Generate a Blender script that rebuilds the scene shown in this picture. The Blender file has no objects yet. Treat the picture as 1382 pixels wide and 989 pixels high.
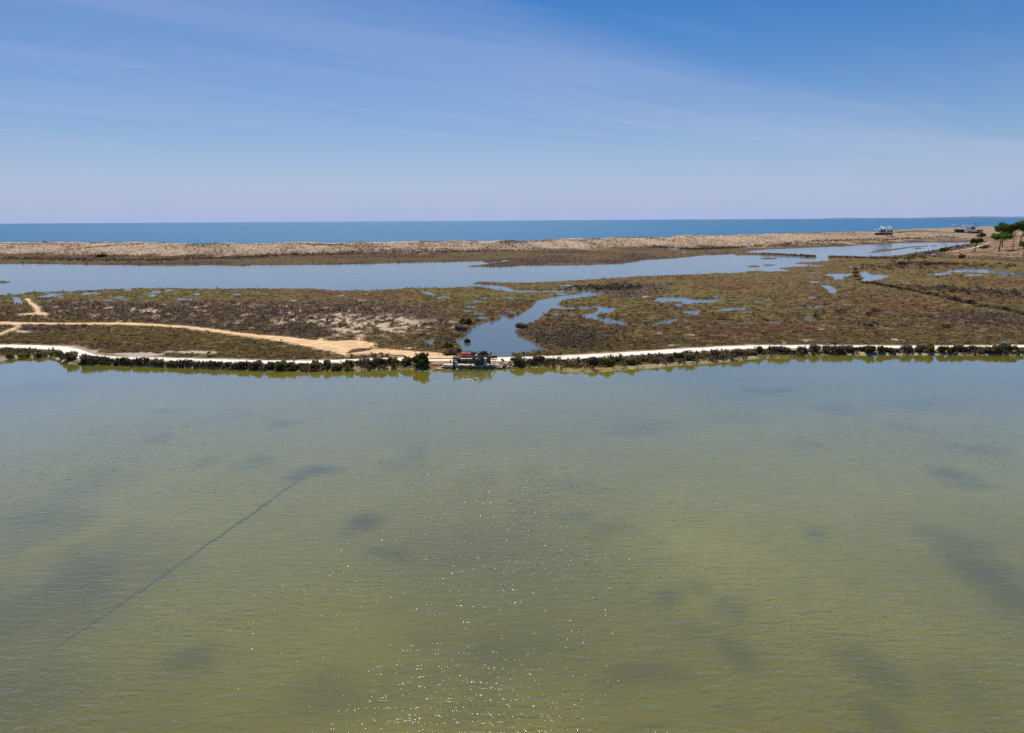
import bpy, bmesh, math, random
import numpy as np
from mathutils import Vector, Matrix

random.seed(7)
rng = np.random.default_rng(11)
R = math.radians
scn = bpy.context.scene
COL = scn.collection

# ------------------------------------------------------------------ camera
W, H = 1382.0, 989.0
F = 951.0                       # focal length in photo pixels
CAM_Z = 25.0
PITCH, ROLL = R(11.72), R(0.35)
cp, sp, cr, sr = math.cos(PITCH), math.sin(PITCH), math.cos(ROLL), math.sin(ROLL)
FWD = np.array([0, cp, -sp])
R0, U0 = np.array([1.0, 0, 0]), np.array([0, sp, cp])
RIGHT = R0 * cr - U0 * sr
UP = U0 * cr + R0 * sr
cam = bpy.data.objects.new('camera', bpy.data.cameras.new('camera'))
COL.objects.link(cam)
M3 = Matrix((RIGHT, UP, -FWD)).transposed()
cam.matrix_world = Matrix.Translation((0, 0, CAM_Z)) @ M3.to_4x4()
cam.data.sensor_fit = 'HORIZONTAL'
cam.data.sensor_width = 36.0
cam.data.lens = 36.0 * F / W
cam.data.clip_start = 0.5
cam.data.clip_end = 200000
scn.camera = cam

# ------------------------------------------------------------------ light
SUN_EL, SUN_AZ = R(60), R(-12)          # azimuth measured from +Y towards +X
world = bpy.data.worlds.new('World')
scn.world = world
world.use_nodes = True
wn, wl = world.node_tree.nodes, world.node_tree.links
wn.clear()
def N(nodes, t, **kw):
    n = nodes.new(t)
    for k, v in kw.items():
        setattr(n, k, v)
    return n
sky = N(wn, 'ShaderNodeTexSky', sky_type='NISHITA', sun_disc=False, sun_elevation=SUN_EL, sun_rotation=SUN_AZ,
        altitude=0.0, air_density=1.0, dust_density=0.2, ozone_density=5.0)
geo = N(wn, 'ShaderNodeTexCoord')
sep = N(wn, 'ShaderNodeSeparateXYZ')
wl.new(geo.outputs['Generated'], sep.inputs[0])
def wmath(op, a, b=None, clamp=False):
    n = N(wn, 'ShaderNodeMath', operation=op, use_clamp=clamp)
    for i, v in enumerate((a, b)):
        if v is None: continue
        if isinstance(v, (int, float)): n.inputs[i].default_value = v
        else: wl.new(v, n.inputs[i])
    return n.outputs[0]
# thin cirrus on a flat layer overhead: direction / z gives the position in the layer
zc = wmath('MAXIMUM', sep.outputs[2], 0.03)
cx = wmath('DIVIDE', sep.outputs[0], zc)
cy = wmath('DIVIDE', sep.outputs[1], zc)
comb = N(wn, 'ShaderNodeCombineXYZ')
wl.new(cx, comb.inputs[0]); wl.new(cy, comb.inputs[1])
vr = N(wn, 'ShaderNodeVectorRotate', rotation_type='Z_AXIS'); vr.inputs['Angle'].default_value = R(-41.8)
wl.new(comb.outputs[0], vr.inputs['Vector'])           # x now runs along the streaks, y across them
sv = N(wn, 'ShaderNodeSeparateXYZ'); wl.new(vr.outputs[0], sv.inputs[0])
def cnoise(scale, detail, dist, seed):
    mp = N(wn, 'ShaderNodeMapping'); mp.inputs['Scale'].default_value = scale; mp.inputs['Location'].default_value = seed
    wl.new(vr.outputs[0], mp.inputs[0])
    cn = N(wn, 'ShaderNodeTexNoise'); cn.inputs['Scale'].default_value = 1.0; cn.inputs['Detail'].default_value = detail
    cn.inputs['Roughness'].default_value = 0.55; cn.inputs['Distortion'].default_value = dist
    wl.new(mp.outputs[0], cn.inputs['Vector'])
    return cn.outputs[0]
def wrange(v, a, b, c, d):
    m_ = N(wn, 'ShaderNodeMapRange', interpolation_type='SMOOTHSTEP')
    for k_, x_ in zip(('From Min', 'From Max', 'To Min', 'To Max'), (a, b, c, d)): m_.inputs[k_].default_value = x_
    wl.new(v, m_.inputs['Value']); return m_.outputs[0]
edge = wmath('ADD', sv.outputs[1], wmath('MULTIPLY', wmath('SUBTRACT', cnoise((.22, .5, 1), 4, .3, (3.1, 1.7, 0)), .5), 1.1))
veil = wmath('MULTIPLY', wrange(edge, 2.55, 3.15, 0, 1), wrange(edge, 3.0, 9.0, 1, .55))
streak = wrange(cnoise((.13, .85, 1), 8, .6, (.7, 5.2, 0)), .3, .75, .34, 1)
faint = wmath('MULTIPLY', wrange(cnoise((.3, 1.6, 1), 6, .8, (9.7, 2.2, 0)), .5, .8, 0, 1), .10)
camt = wmath('ADD', wmath('MULTIPLY', wmath('MULTIPLY', veil, streak), .40), faint, True)
cmix = N(wn, 'ShaderNodeMix', data_type='RGBA')
cmix.inputs['B'].default_value = (4.6, 5.2, 7.2, 1)
hs = N(wn, 'ShaderNodeHueSaturation')
hs.inputs['Saturation'].default_value = 1.40; hs.inputs['Hue'].default_value = .508; hs.inputs['Value'].default_value = .78
wl.new(sky.outputs[0], hs.inputs['Color'])
# even band of summer haze low over the whole horizon
hz = wmath('POWER', 2.718, wmath('MULTIPLY', wmath('MAXIMUM', sep.outputs[2], 0.0), -9.5))
hmix = N(wn, 'ShaderNodeMix', data_type='RGBA')
hmix.inputs['B'].default_value = (3.6, 4.45, 7.2, 1)
wl.new(wmath('MULTIPLY', hz, .97), hmix.inputs['Factor']); wl.new(hs.outputs[0], hmix.inputs['A'])
wl.new(camt, cmix.inputs['Factor']); wl.new(hmix.outputs['Result'], cmix.inputs['A'])
bg = N(wn, 'ShaderNodeBackground')
bg.inputs['Strength'].default_value = 0.068
wl.new(cmix.outputs['Result'], bg.inputs['Color'])
wo = N(wn, 'ShaderNodeOutputWorld')
wl.new(bg.outputs[0], wo.inputs['Surface'])

sun = bpy.data.objects.new('sun', bpy.data.lights.new('sun', 'SUN'))
COL.objects.link(sun)
sun.data.energy = 4.6
sun.data.angle = R(0.53)
sun.data.color = (1.0, 0.95, 0.88)
sdir = Vector((math.sin(SUN_AZ) * math.cos(SUN_EL), math.cos(SUN_AZ) * math.cos(SUN_EL), math.sin(SUN_EL)))
sun.rotation_euler = sdir.to_track_quat('Z', 'Y').to_euler()
sun.location = (0, 0, 60)

scn.view_settings.view_transform = 'Standard'
scn.view_settings.look = 'None'
scn.view_settings.gamma = 1.0
scn.view_settings.use_curve_mapping = False
scn.view_settings.exposure = 0.6
scn.cycles.use_denoising = False
scn.cycles.sample_clamp_direct = 14.0
scn.cycles.max_bounces = 6
scn.cycles.transparent_max_bounces = 8
scn.cycles.caustics_reflective = False
scn.cycles.caustics_refractive = False

# ------------------------------------------------------------------ helpers
def ray(u, v):
    u = np.asarray(u, float); v = np.asarray(v, float)
    return ((u - W / 2)[..., None] * RIGHT - (v - H / 2)[..., None] * UP) / F + FWD
def gp(u, v, z=0.0):
    """ground point (x, y) hit by the photo pixel on the level z"""
    d = ray(u, v)
    t = (z - CAM_Z) / d[..., 2]
    return d[..., :2] * t[..., None]
def project(X, Y, Z=0.0):
    P = np.stack([X, Y, np.zeros_like(X) + Z - CAM_Z], -1)
    dz = P @ FWD
    return W / 2 + F * (P @ RIGHT) / dz, H / 2 - F * (P @ UP) / dz
CROPX = {1: 0, 2: 340, 3: 680, 4: 1032}
def C(c, pts):
    """traced points, read off an enlarged quarter of the middle band"""
    return [(CROPX[c] + x / 3.949, 290 + y / 3.949) for x, y in pts]
def E(c, x, y, w, h):
    n = 9
    k = random.uniform(-.3, .3)
    return C(c, [(x + w / 2 * math.cos(a) * random.uniform(.75, 1.15), y + h / 2 * math.sin(a) * random.uniform(.8, 1.1) + k * h / 2 * math.cos(a))
                 for a in np.linspace(0, 2 * math.pi, n, endpoint=False)])
def WP(pts, z=0.0):
    a = np.array(pts, float)
    return gp(a[:, 0], a[:, 1], z)

def hash2(ix, iy, s):
    h = (ix.astype(np.int64) * 374761393 + iy.astype(np.int64) * 668265263 + s * 974634777) & 0xffffffff
    h = ((h ^ (h >> 13)) * 1274126177) & 0xffffffff
    return ((h ^ (h >> 16)) & 0xffff) / 65535.0
def vnoise(x, y, s=0):
    ix, iy = np.floor(x), np.floor(y)
    fx, fy = x - ix, y - iy
    fx = fx * fx * (3 - 2 * fx); fy = fy * fy * (3 - 2 * fy)
    a = hash2(ix, iy, s); b = hash2(ix + 1, iy, s); c = hash2(ix, iy + 1, s); d = hash2(ix + 1, iy + 1, s)
    return (a * (1 - fx) + b * fx) * (1 - fy) + (c * (1 - fx) + d * fx) * fy
def fbm(x, y, s=0, o=4, g=.5):
    t, a, n = 0, 1.0, 0
    for i in range(o):
        t = t + a * vnoise(x * 2 ** i + 17.3 * i, y * 2 ** i - 9.1 * i, s + i); n += a; a *= g
    return t / n
def sstep(a, b, x):
    t = np.clip((x - a) / (b - a), 0, 1)
    return t * t * (3 - 2 * t)

def seg_dist(px, py, poly, closed):
    d2 = np.full(px.shape, 1e12)
    n = len(poly)
    for i in range(n if closed else n - 1):
        ax, ay = poly[i]; bx, by = poly[(i + 1) % n]
        ex, ey = bx - ax, by - ay
        L = ex * ex + ey * ey + 1e-9
        t = np.clip(((px - ax) * ex + (py - ay) * ey) / L, 0, 1)
        d2 = np.minimum(d2, (px - ax - t * ex) ** 2 + (py - ay - t * ey) ** 2)
    return np.sqrt(d2)
def inside(px, py, poly):
    r = np.zeros(px.shape, bool)
    n = len(poly)
    for i in range(n):
        ax, ay = poly[i]; bx, by = poly[(i + 1) % n]
        if ay == by: continue
        c = ((ay > py) != (by > py)) & (px < (bx - ax) * (py - ay) / (by - ay) + ax)
        r ^= c
    return r
def poly_sd(px, py, poly, pad, acc):
    """acc = max(acc, signed distance), positive inside"""
    lo, hi = poly.min(0) - pad, poly.max(0) + pad
    k = np.nonzero((px > lo[0]) & (px < hi[0]) & (py > lo[1]) & (py < hi[1]))[0]
    if len(k) == 0: return
    x, y = px[k], py[k]
    d = seg_dist(x, y, poly, True)
    ins = inside(x, y, poly)
    acc[k] = np.maximum(acc[k], np.where(ins, d, -d))
def line_dist(px, py, line, pad, far=1e3):
    r = np.full(px.shape, far)
    lo, hi = line.min(0) - pad, line.max(0) + pad
    k = np.nonzero((px > lo[0]) & (px < hi[0]) & (py > lo[1]) & (py < hi[1]))[0]
    if len(k): r[k] = seg_dist(px[k], py[k], line, False)
    return r

def props(o, label=None, cat=None, group=None, kind=None):
    if label: o['label'] = label
    if cat: o['category'] = cat
    if group: o['group'] = group
    if kind: o['kind'] = kind
    return o
def link(name, me, parent=None, mat=None):
    o = bpy.data.objects.new(name, me)
    COL.objects.link(o)
    if mat is not None and me is not None and len(me.materials) == 0: me.materials.append(mat)
    if parent is not None: o.parent = parent
    return o
def empty(name, loc, rz=0.0, sc=1.0):
    o = bpy.data.objects.new(name, None)
    COL.objects.link(o)
    o.location = loc; o.rotation_euler = (0, 0, rz); o.scale = (sc,) * 3 if not hasattr(sc, '__len__') else sc
    o.empty_display_size = .2
    return o
def np_mesh(name, V, Fc, cols=None, smooth=False):
    V = np.asarray(V, np.float32); Fc = np.asarray(Fc, np.int32)
    me = bpy.data.meshes.new(name)
    n, k = Fc.shape
    me.vertices.add(len(V)); me.vertices.foreach_set('co', V.ravel())
    me.loops.add(n * k); me.loops.foreach_set('vertex_index', Fc.ravel())
    me.polygons.add(n)
    me.polygons.foreach_set('loop_start', np.arange(0, n * k, k, dtype=np.int32))
    me.polygons.foreach_set('loop_total', np.full(n, k, np.int32))
    if smooth: me.polygons.foreach_set('use_smooth', np.ones(n, bool))
    if cols is not None:
        at = me.color_attributes.new('Col', 'FLOAT_COLOR', 'POINT')
        c = np.ones((len(V), 4), np.float32); c[:, :3] = cols
        at.data.foreach_set('color', c.ravel())
    me.update(calc_edges=True)
    me.validate()
    return me

class MB:
    """collects simple solids into one mesh"""
    def __init__(s): s.v = []; s.f = []
    def hexa(s, p):
        b = len(s.v); s.v += [tuple(q) for q in p]
        s.f += [tuple(b + i for i in q) for q in ((0, 3, 2, 1), (4, 5, 6, 7), (0, 1, 5, 4), (1, 2, 6, 5), (2, 3, 7, 6), (3, 0, 4, 7))]
        return s
    def box(s, x0, x1, y0, y1, z0, z1, j=0.0):
        J = lambda: random.uniform(-j, j)
        return s.hexa([(x + J(), y + J(), z + J()) for x, y, z in ((x0, y0, z0), (x1, y0, z0), (x1, y1, z0), (x0, y1, z0), (x0, y0, z1), (x1, y0, z1), (x1, y1, z1), (x0, y1, z1))])
    def tube(s, pts, r, n=8, cap=True):
        pts = [Vector(p) for p in pts]
        rs = r if hasattr(r, '__len__') else [r] * len(pts)
        b0 = len(s.v)
        ref = Vector((0.13, 0.21, 1)) if abs((pts[-1] - pts[0]).normalized().z) < .9 else Vector((1, .1, 0))
        for i, p in enumerate(pts):
            t = (pts[min(i + 1, len(pts) - 1)] - pts[max(i - 1, 0)]).normalized()
            a = t.cross(ref).normalized(); c = t.cross(a)
            for k in range(n):
                q = 2 * math.pi * k / n
                s.v.append(tuple(p + (a * math.cos(q) + c * math.sin(q)) * rs[i]))
        for i in range(len(pts) - 1):
            for k in range(n):
                a0 = b0 + i * n + k; a1 = b0 + i * n + (k + 1) % n
                s.f.append((a0, a1, a1 + n, a0 + n))
        if cap:
            s.f.append(tuple(b0 + k for k in range(n - 1, -1, -1)))
            e = b0 + (len(pts) - 1) * n
            s.f.append(tuple(e + k for k in range(n)))
        return s
    def mesh(s, name, smooth=False, bevel=0.0):
        me = bpy.data.meshes.new(name)
        me.from_pydata(s.v, [], s.f)
        bm = bmesh.new(); bm.from_mesh(me)
        bmesh.ops.recalc_face_normals(bm, faces=bm.faces)
        if bevel: bmesh.ops.bevel(bm, geom=list(bm.edges), offset=bevel, segments=2, affect='EDGES', profile=.5)
        for f in bm.faces: f.smooth = smooth
        bm.to_mesh(me); bm.free()
        return me
    def build(s, name, mat, parent=None, smooth=False, bevel=0.0):
        return link(name, s.mesh(name, smooth, bevel), parent, mat)

# ------------------------------------------------------------------ materials
def mat_new(name):
    m = bpy.data.materials.new(name); m.use_nodes = True
    nt = m.node_tree; nt.nodes.clear()
    out = nt.nodes.new('ShaderNodeOutputMaterial')
    return m, nt.nodes, nt.links, out
def mat_plain(name, col, rough=.7, var=.25, scale=6.0, metal=0.0, bump=.0, obj_var=0.0):
    m, n, l, out = mat_new(name)
    p = N(n, 'ShaderNodeBsdfPrincipled')
    p.inputs['Roughness'].default_value = rough; p.inputs['Metallic'].default_value = metal
    tc = N(n, 'ShaderNodeTexCoord')
    ns = N(n, 'ShaderNodeTexNoise'); ns.inputs['Scale'].default_value = scale; ns.inputs['Detail'].default_value = 5
    l.new(tc.outputs['Object'], ns.inputs['Vector'])
    mr = N(n, 'ShaderNodeMapRange'); mr.inputs['From Min'].default_value = .3; mr.inputs['From Max'].default_value = .7
    mr.inputs['To Min'].default_value = 1 - var; mr.inputs['To Max'].default_value = 1 + var
    l.new(ns.outputs[0], mr.inputs['Value'])
    mx = N(n, 'ShaderNodeMix', data_type='RGBA', blend_type='MULTIPLY'); mx.inputs['Factor'].default_value = 1
    mx.inputs['A'].default_value = (*col, 1)
    l.new(mr.outputs[0], mx.inputs['B'])
    src = mx.outputs['Result']
    if obj_var:
        oi = N(n, 'ShaderNodeObjectInfo')
        m2 = N(n, 'ShaderNodeMapRange'); m2.inputs['To Min'].default_value = 1 - obj_var; m2.inputs['To Max'].default_value = 1 + obj_var
        l.new(oi.outputs['Random'], m2.inputs['Value'])
        my = N(n, 'ShaderNodeMix', data_type='RGBA', blend_type='MULTIPLY'); my.inputs['Factor'].default_value = 1
        l.new(src, my.inputs['A']); l.new(m2.outputs[0], my.inputs['B']); src = my.outputs['Result']
    l.new(src, p.inputs['Base Color'])
    if bump:
        b = N(n, 'ShaderNodeBump'); b.inputs['Distance'].default_value = bump
        l.new(ns.outputs[0], b.inputs['Height']); l.new(b.outputs[0], p.inputs['Normal'])
    l.new(p.outputs[0], out.inputs[0])
    return m
def mat_attr(name, rough=.95, scale=1.6, var=.3, bump=.06, trans=0.0):
    """albedo from the vertex colours times a fine grain"""
    m, n, l, out = mat_new(name)
    at = N(n, 'ShaderNodeAttribute', attribute_name='Col')
    tc = N(n, 'ShaderNodeTexCoord')
    ns = N(n, 'ShaderNodeTexNoise'); ns.inputs['Scale'].default_value = scale; ns.inputs['Detail'].default_value = 6; ns.inputs['Roughness'].default_value = .65
    l.new(tc.outputs['Object'], ns.inputs['Vector'])
    mr = N(n, 'ShaderNodeMapRange'); mr.inputs['From Min'].default_value = .3; mr.inputs['From Max'].default_value = .7
    mr.inputs['To Min'].default_value = 1 - var; mr.inputs['To Max'].default_value = 1 + var
    l.new(ns.outputs[0], mr.inputs['Value'])
    mx = N(n, 'ShaderNodeMix', data_type='RGBA', blend_type='MULTIPLY'); mx.inputs['Factor'].default_value = 1
    l.new(at.outputs['Color'], mx.inputs['A']); l.new(mr.outputs[0], mx.inputs['B'])
    d = N(n, 'ShaderNodeBsdfDiffuse'); d.inputs['Roughness'].default_value = .4
    l.new(mx.outputs['Result'], d.inputs['Color'])
    if bump:
        b = N(n, 'ShaderNodeBump'); b.inputs['Distance'].default_value = bump
        l.new(ns.outputs[0], b.inputs['Height']); l.new(b.outputs[0], d.inputs['Normal'])
    src = d.outputs[0]
    if trans:
        t = N(n, 'ShaderNodeBsdfTranslucent'); l.new(mx.outputs['Result'], t.inputs['Color'])
        ms = N(n, 'ShaderNodeMixShader'); ms.inputs[0].default_value = trans
        l.new(src, ms.inputs[1]); l.new(t.outputs[0], ms.inputs[2]); src = ms.outputs[0]
    l.new(src, out.inputs[0])
    return m
def mat_leaf(name, c1, c2, trans=.36):
    m, n, l, out = mat_new(name)
    oi = N(n, 'ShaderNodeObjectInfo'); tc = N(n, 'ShaderNodeTexCoord')
    ns = N(n, 'ShaderNodeTexNoise'); ns.inputs['Scale'].default_value = 1.7; ns.inputs['Detail'].default_value = 3
    l.new(tc.outputs['Object'], ns.inputs['Vector'])
    ad = N(n, 'ShaderNodeMath', operation='ADD'); l.new(ns.outputs[0], ad.inputs[0])
    mr0 = N(n, 'ShaderNodeMapRange'); mr0.inputs['To Min'].default_value = -.3; mr0.inputs['To Max'].default_value = .3
    l.new(oi.outputs['Random'], mr0.inputs['Value']); l.new(mr0.outputs[0], ad.inputs[1])
    mr = N(n, 'ShaderNodeMapRange'); mr.inputs['From Min'].default_value = .25; mr.inputs['From Max'].default_value = .75
    l.new(ad.outputs[0], mr.inputs['Value'])
    mx = N(n, 'ShaderNodeMix', data_type='RGBA')
    mx.inputs['A'].default_value = (*c1, 1); mx.inputs['B'].default_value = (*c2, 1)
    l.new(mr.outputs[0], mx.inputs['Factor'])
    d = N(n, 'ShaderNodeBsdfDiffuse'); t = N(n, 'ShaderNodeBsdfTranslucent')
    l.new(mx.outputs['Result'], d.inputs['Color']); l.new(mx.outputs['Result'], t.inputs['Color'])
    ms = N(n, 'ShaderNodeMixShader'); ms.inputs[0].default_value = trans
    l.new(d.outputs[0], ms.inputs[1]); l.new(t.outputs[0], ms.inputs[2]); l.new(ms.outputs[0], out.inputs[0])
    return m
def mat_water(name, body, tint, opaque, refl, rough, waves, calm=None, ior=1.33):
    """clear or turbid water: Fresnel mirror over a body that lets part of the bed through.
    waves = [(scale_x, scale_y, rotation deg, height m)]"""
    m, n, l, out = mat_new(name)
    tc = N(n, 'ShaderNodeTexCoord')
    h = None
    for sx, sy, rot, amp in waves:
        mpn = N(n, 'ShaderNodeMapping'); mpn.inputs['Rotation'].default_value = (0, 0, R(rot)); mpn.inputs['Scale'].default_value = (sx, sy, 1)
        l.new(tc.outputs['Object'], mpn.inputs[0])
        ns = N(n, 'ShaderNodeTexNoise', noise_dimensions='2D'); ns.inputs['Scale'].default_value = 1; ns.inputs['Detail'].default_value = 3
        ns.inputs['Roughness'].default_value = .5; ns.inputs['Distortion'].default_value = .3
        l.new(mpn.outputs[0], ns.inputs['Vector'])
        mu = N(n, 'ShaderNodeMath', operation='MULTIPLY'); mu.inputs[1].default_value = amp
        l.new(ns.outputs[0], mu.inputs[0])
        if h is None: h = mu.outputs[0]
        else:
            a = N(n, 'ShaderNodeMath', operation='ADD'); l.new(h, a.inputs[0]); l.new(mu.outputs[0], a.inputs[1]); h = a.outputs[0]
    if calm:                       # ripples die down in the lee of the bank; gusts ruffle patches
        sx_ = N(n, 'ShaderNodeSeparateXYZ'); l.new(tc.outputs['Object'], sx_.inputs[0])
        mr = N(n, 'ShaderNodeMapRange'); mr.interpolation_type = 'SMOOTHSTEP'
        mr.inputs['From Min'].default_value = calm[0]; mr.inputs['From Max'].default_value = calm[1]
        mr.inputs['To Min'].default_value = 1; mr.inputs['To Max'].default_value = calm[2]
        l.new(sx_.outputs[1], mr.inputs['Value'])
        gs = N(n, 'ShaderNodeTexNoise'); gs.inputs['Scale'].default_value = .028; gs.inputs['Detail'].default_value = 3
        l.new(tc.outputs['Object'], gs.inputs['Vector'])
        gm = N(n, 'ShaderNodeMapRange'); gm.inputs['From Min'].default_value = .33; gm.inputs['From Max'].default_value = .67
        gm.inputs['To Min'].default_value = .4; gm.inputs['To Max'].default_value = 1.35
        l.new(gs.outputs[0], gm.inputs['Value'])
        for o_ in (mr.outputs[0], gm.outputs[0]):
            a = N(n, 'ShaderNodeMath', operation='MULTIPLY'); l.new(h, a.inputs[0]); l.new(o_, a.inputs[1]); h = a.outputs[0]
    bp = N(n, 'ShaderNodeBump'); bp.inputs['Distance'].default_value = 1.0
    l.new(h, bp.inputs['Height'])
    fr = N(n, 'ShaderNodeFresnel'); fr.inputs['IOR'].default_value = ior
    l.new(bp.outputs[0], fr.inputs['Normal'])
    fm = N(n, 'ShaderNodeMath', operation='MULTIPLY', use_clamp=True); fm.inputs[1].default_value = refl
    l.new(fr.outputs[0], fm.inputs[0])
    gl = N(n, 'ShaderNodeBsdfGlossy'); gl.inputs['Roughness'].default_value = rough; gl.inputs['Color'].default_value = (1, 1, 1, 1)
    l.new(bp.outputs[0], gl.inputs['Normal'])
    df = N(n, 'ShaderNodeBsdfDiffuse'); df.inputs['Color'].default_value = (*body, 1)
    tr = N(n, 'ShaderNodeBsdfTransparent'); tr.inputs['Color'].default_value = (*tint, 1)
    bm_ = N(n, 'ShaderNodeMixShader'); bm_.inputs[0].default_value = opaque
    l.new(tr.outputs[0], bm_.inputs[1]); l.new(df.outputs[0], bm_.inputs[2])
    mx = N(n, 'ShaderNodeMixShader')
    l.new(fm.outputs[0], mx.inputs[0]); l.new(bm_.outputs[0], mx.inputs[1]); l.new(gl.outputs[0], mx.inputs[2])
    l.new(mx.outputs[0], out.inputs[0])
    return m

M = {}
M['ground'] = mat_attr('ground_soil', scale=1.1, var=.22, bump=.05)
M['bed'] = mat_attr('lake_bed_mud', scale=.5, var=.12, bump=.02)
M['tuft'] = mat_attr('marsh_leaves', scale=4, var=.15, bump=0, trans=.32)
M['lake'] = mat_water('lake_water', (.168, .155, .032), (.86, .90, .46), .44, 1.6, .022,
                      [(.55, 2.2, 5, .074), (2.6, 3.6, -9, .046), (.22, .5, 14, .03)], calm=(55, 110, .07), ior=1.6)
M['lagoon'] = mat_water('lagoon_water', (.075, .092, .095), (.55, .65, .55), .7, 1.0, .10,
                        [(.5, 1.4, 12, .018)])
M['sea'] = mat_water('sea_water', (.008, .088, .19), (.1, .3, .4), .97, .15, .25, [(.02, .06, 10, .5), (.08, .2, -8, .15)])
M['road'] = mat_plain('white_gravel', (.56, .50, .43), .95, .12, .9, bump=.02)
M['path'] = mat_plain('orange_sand', (.44, .285, .135), .95, .25, .5, bump=.04)
M['mud'] = mat_plain('grey_mud', (.33, .27, .21), .9, .12, .6)
M['bark'] = mat_plain('bark', (.085, .062, .045), .95, .3, 8, bump=.02)
M['leaf_dark'] = mat_leaf('leaf_dark', (.115, .088, .056), (.25, .19, .13))
M['leaf_green'] = mat_leaf('leaf_green', (.080, .095, .022), (.185, .19, .05))
M['leaf_dry'] = mat_leaf('leaf_dry', (.10, .055, .05), (.14, .09, .07))
M['leaf_olive'] = mat_leaf('leaf_olive', (.12, .10, .038), (.24, .20, .088))
M['pine'] = mat_leaf('pine_needles', (.030, .062, .012), (.105, .18, .028), .25)
M['pine_dark'] = mat_leaf('pine_needles_dark', (.048, .070, .022), (.115, .15, .046), .25)
M['white'] = mat_plain('white_plaster', (.76, .74, .74), .8, .06, 1.5)
M['concrete'] = mat_plain('pale_concrete', (.40, .33, .255), .9, .4, 2.2, bump=.04, obj_var=.25)
M['stone'] = mat_plain('dark_stone', (.29, .205, .13), .95, .45, 3, bump=.06, obj_var=.35)
M['clay'] = mat_plain('orange_clay', (.42, .22, .12), .95, .3, 2.2, bump=.06)
M['rust'] = mat_plain('rusty_steel', (.085, .045, .030), .8, .45, 7, bump=.01)
M['black'] = mat_plain('black_plastic', (.016, .017, .021), .32, .3, 4)
M['dark'] = mat_plain('dark_metal', (.035, .035, .038), .5, .4, 5)
M['blue'] = mat_plain('blue_grey_plastic', (.30, .37, .48), .5, .15, 4)
M['red'] = mat_plain('red_plastic', (.62, .02, .03), .45, .2, 3)
M['wood'] = mat_plain('weathered_wood', (.155, .10, .072), .9, .3, 6)
M['wood_dark'] = mat_plain('dark_wood', (.07, .048, .036), .9, .4, 6)
M['glass'] = mat_plain('dark_glass', (.025, .03, .04), .15, .1, 2)
M['roofdark'] = mat_plain('dark_thatch', (.07, .055, .055), .95, .3, 2)
M['skin'] = mat_plain('skin', (.45, .27, .19), .6, .05, 5)
M['shirt'] = mat_plain('purple_cloth', (.26, .15, .32), .9, .12, 9)
M['trousers'] = mat_plain('grey_cloth', (.10, .085, .085), .9, .15, 9)
M['hair'] = mat_plain('dark_hair', (.03, .02, .018), .7, .2, 12)
M['weed'] = mat_plain('dark_weed', (.10, .10, .055), .95, .3, 1.5)
M['coast'] = mat_plain('far_scrub_hazed', (.07, .10, .14), .95, .15, .002)  # distance haze is put into the scrub colour as blue

# ------------------------------------------------------------------ traced lines
ROAD_PX = ([(-700, 472), (-250, 468.5), (-60, 467)] + C(1, [(0, 700), (170, 702), (300, 708), (370, 719), (420, 742), (470, 758), (560, 765), (760, 770), (1100, 778), (1340, 785)]) +
           C(2, [(0, 785), (200, 788), (400, 785), (500, 781), (650, 773), (850, 769), (1000, 768), (1070, 768), (1280, 770)]) +
           C(3, [(0, 770), (200, 765), (400, 757), (600, 745), (800, 733), (1000, 720), (1200, 708), (1330, 704)]) +
           C(4, [(0, 703), (300, 703), (600, 705), (1000, 706), (1382, 704)]) + [(1500, 468), (1900, 465), (2300, 462)])
SHORE_PX = ([(-700, 500), (-250, 495), (-60, 490)] + C(1, [(0, 775), (60, 764), (120, 755), (220, 762), (262, 752), (300, 765), (330, 790), (400, 798), (520, 800), (720, 803), (900, 812), (1100, 820), (1340, 827)]) +
            C(2, [(0, 828), (300, 832), (480, 832), (780, 822), (950, 824), (1100, 822), (1280, 818)]) +
            C(3, [(0, 815), (120, 812), (250, 808), (262, 815), (290, 828), (400, 838), (550, 832), (700, 818), (900, 803), (1100, 788), (1250, 778), (1310, 766)]) +
            C(4, [(0, 760), (130, 762), (200, 748), (400, 746), (900, 745), (1382, 748)]) + [(1500, 479), (1900, 477), (2300, 475)])
DY = .46                        # height of the dyke above the lake
ROAD = WP(ROAD_PX, DY)
SHORE = WP(SHORE_PX)
LAKE = np.vstack([SHORE, [(900, 90), (900, -400), (-900, -400), (-900, 90)]])

WATER_PX = []
# the wide lagoon behind the marsh
far_shore = ([(-700, 362), (-200, 358)] + C(1, [(0, 262), (150, 260), (450, 265), (880, 270), (1150, 267), (1300, 273), (1340, 268)]) +
             C(2, [(0, 268), (300, 266), (600, 262), (800, 255), (1000, 252), (1220, 246), (1250, 256), (1360, 246), (1250, 262), (1130, 275)]) +
             C(3, [(0, 278), (100, 270), (400, 268), (630, 260), (700, 250), (750, 240), (900, 232), (1080, 214), (1220, 208), (1240, 216), (1360, 214)]))
near_shore = (C(4, [(0, 300), (60, 285), (140, 275), (340, 273), (330, 262), (135, 258), (370, 240), (375, 231), (270, 230), (0, 218)])[:4][::-1])
lag_right = C(4, [(0, 217), (180, 220), (275, 230), (330, 234), (375, 236), (320, 246), (140, 257), (345, 273), (150, 276), (70, 284), (150, 300), (60, 300), (0, 304)])
near = C(3, [(1280, 306), (1180, 312), (1120, 310), (1000, 318), (700, 328), (530, 340), (350, 350), (130, 362), (0, 360)]) + \
       C(2, [(1300, 357), (1190, 358), (1155, 371), (1220, 384), (1100, 384), (1080, 389), (850, 389), (640, 403), (430, 403), (400, 396), (250, 393)]) + \
       C(1, [(1382, 393), (1200, 395), (860, 390), (700, 392), (560, 398), (400, 406), (170, 410), (80, 425), (0, 428)]) + [(-200, 404), (-700, 414)]
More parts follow.
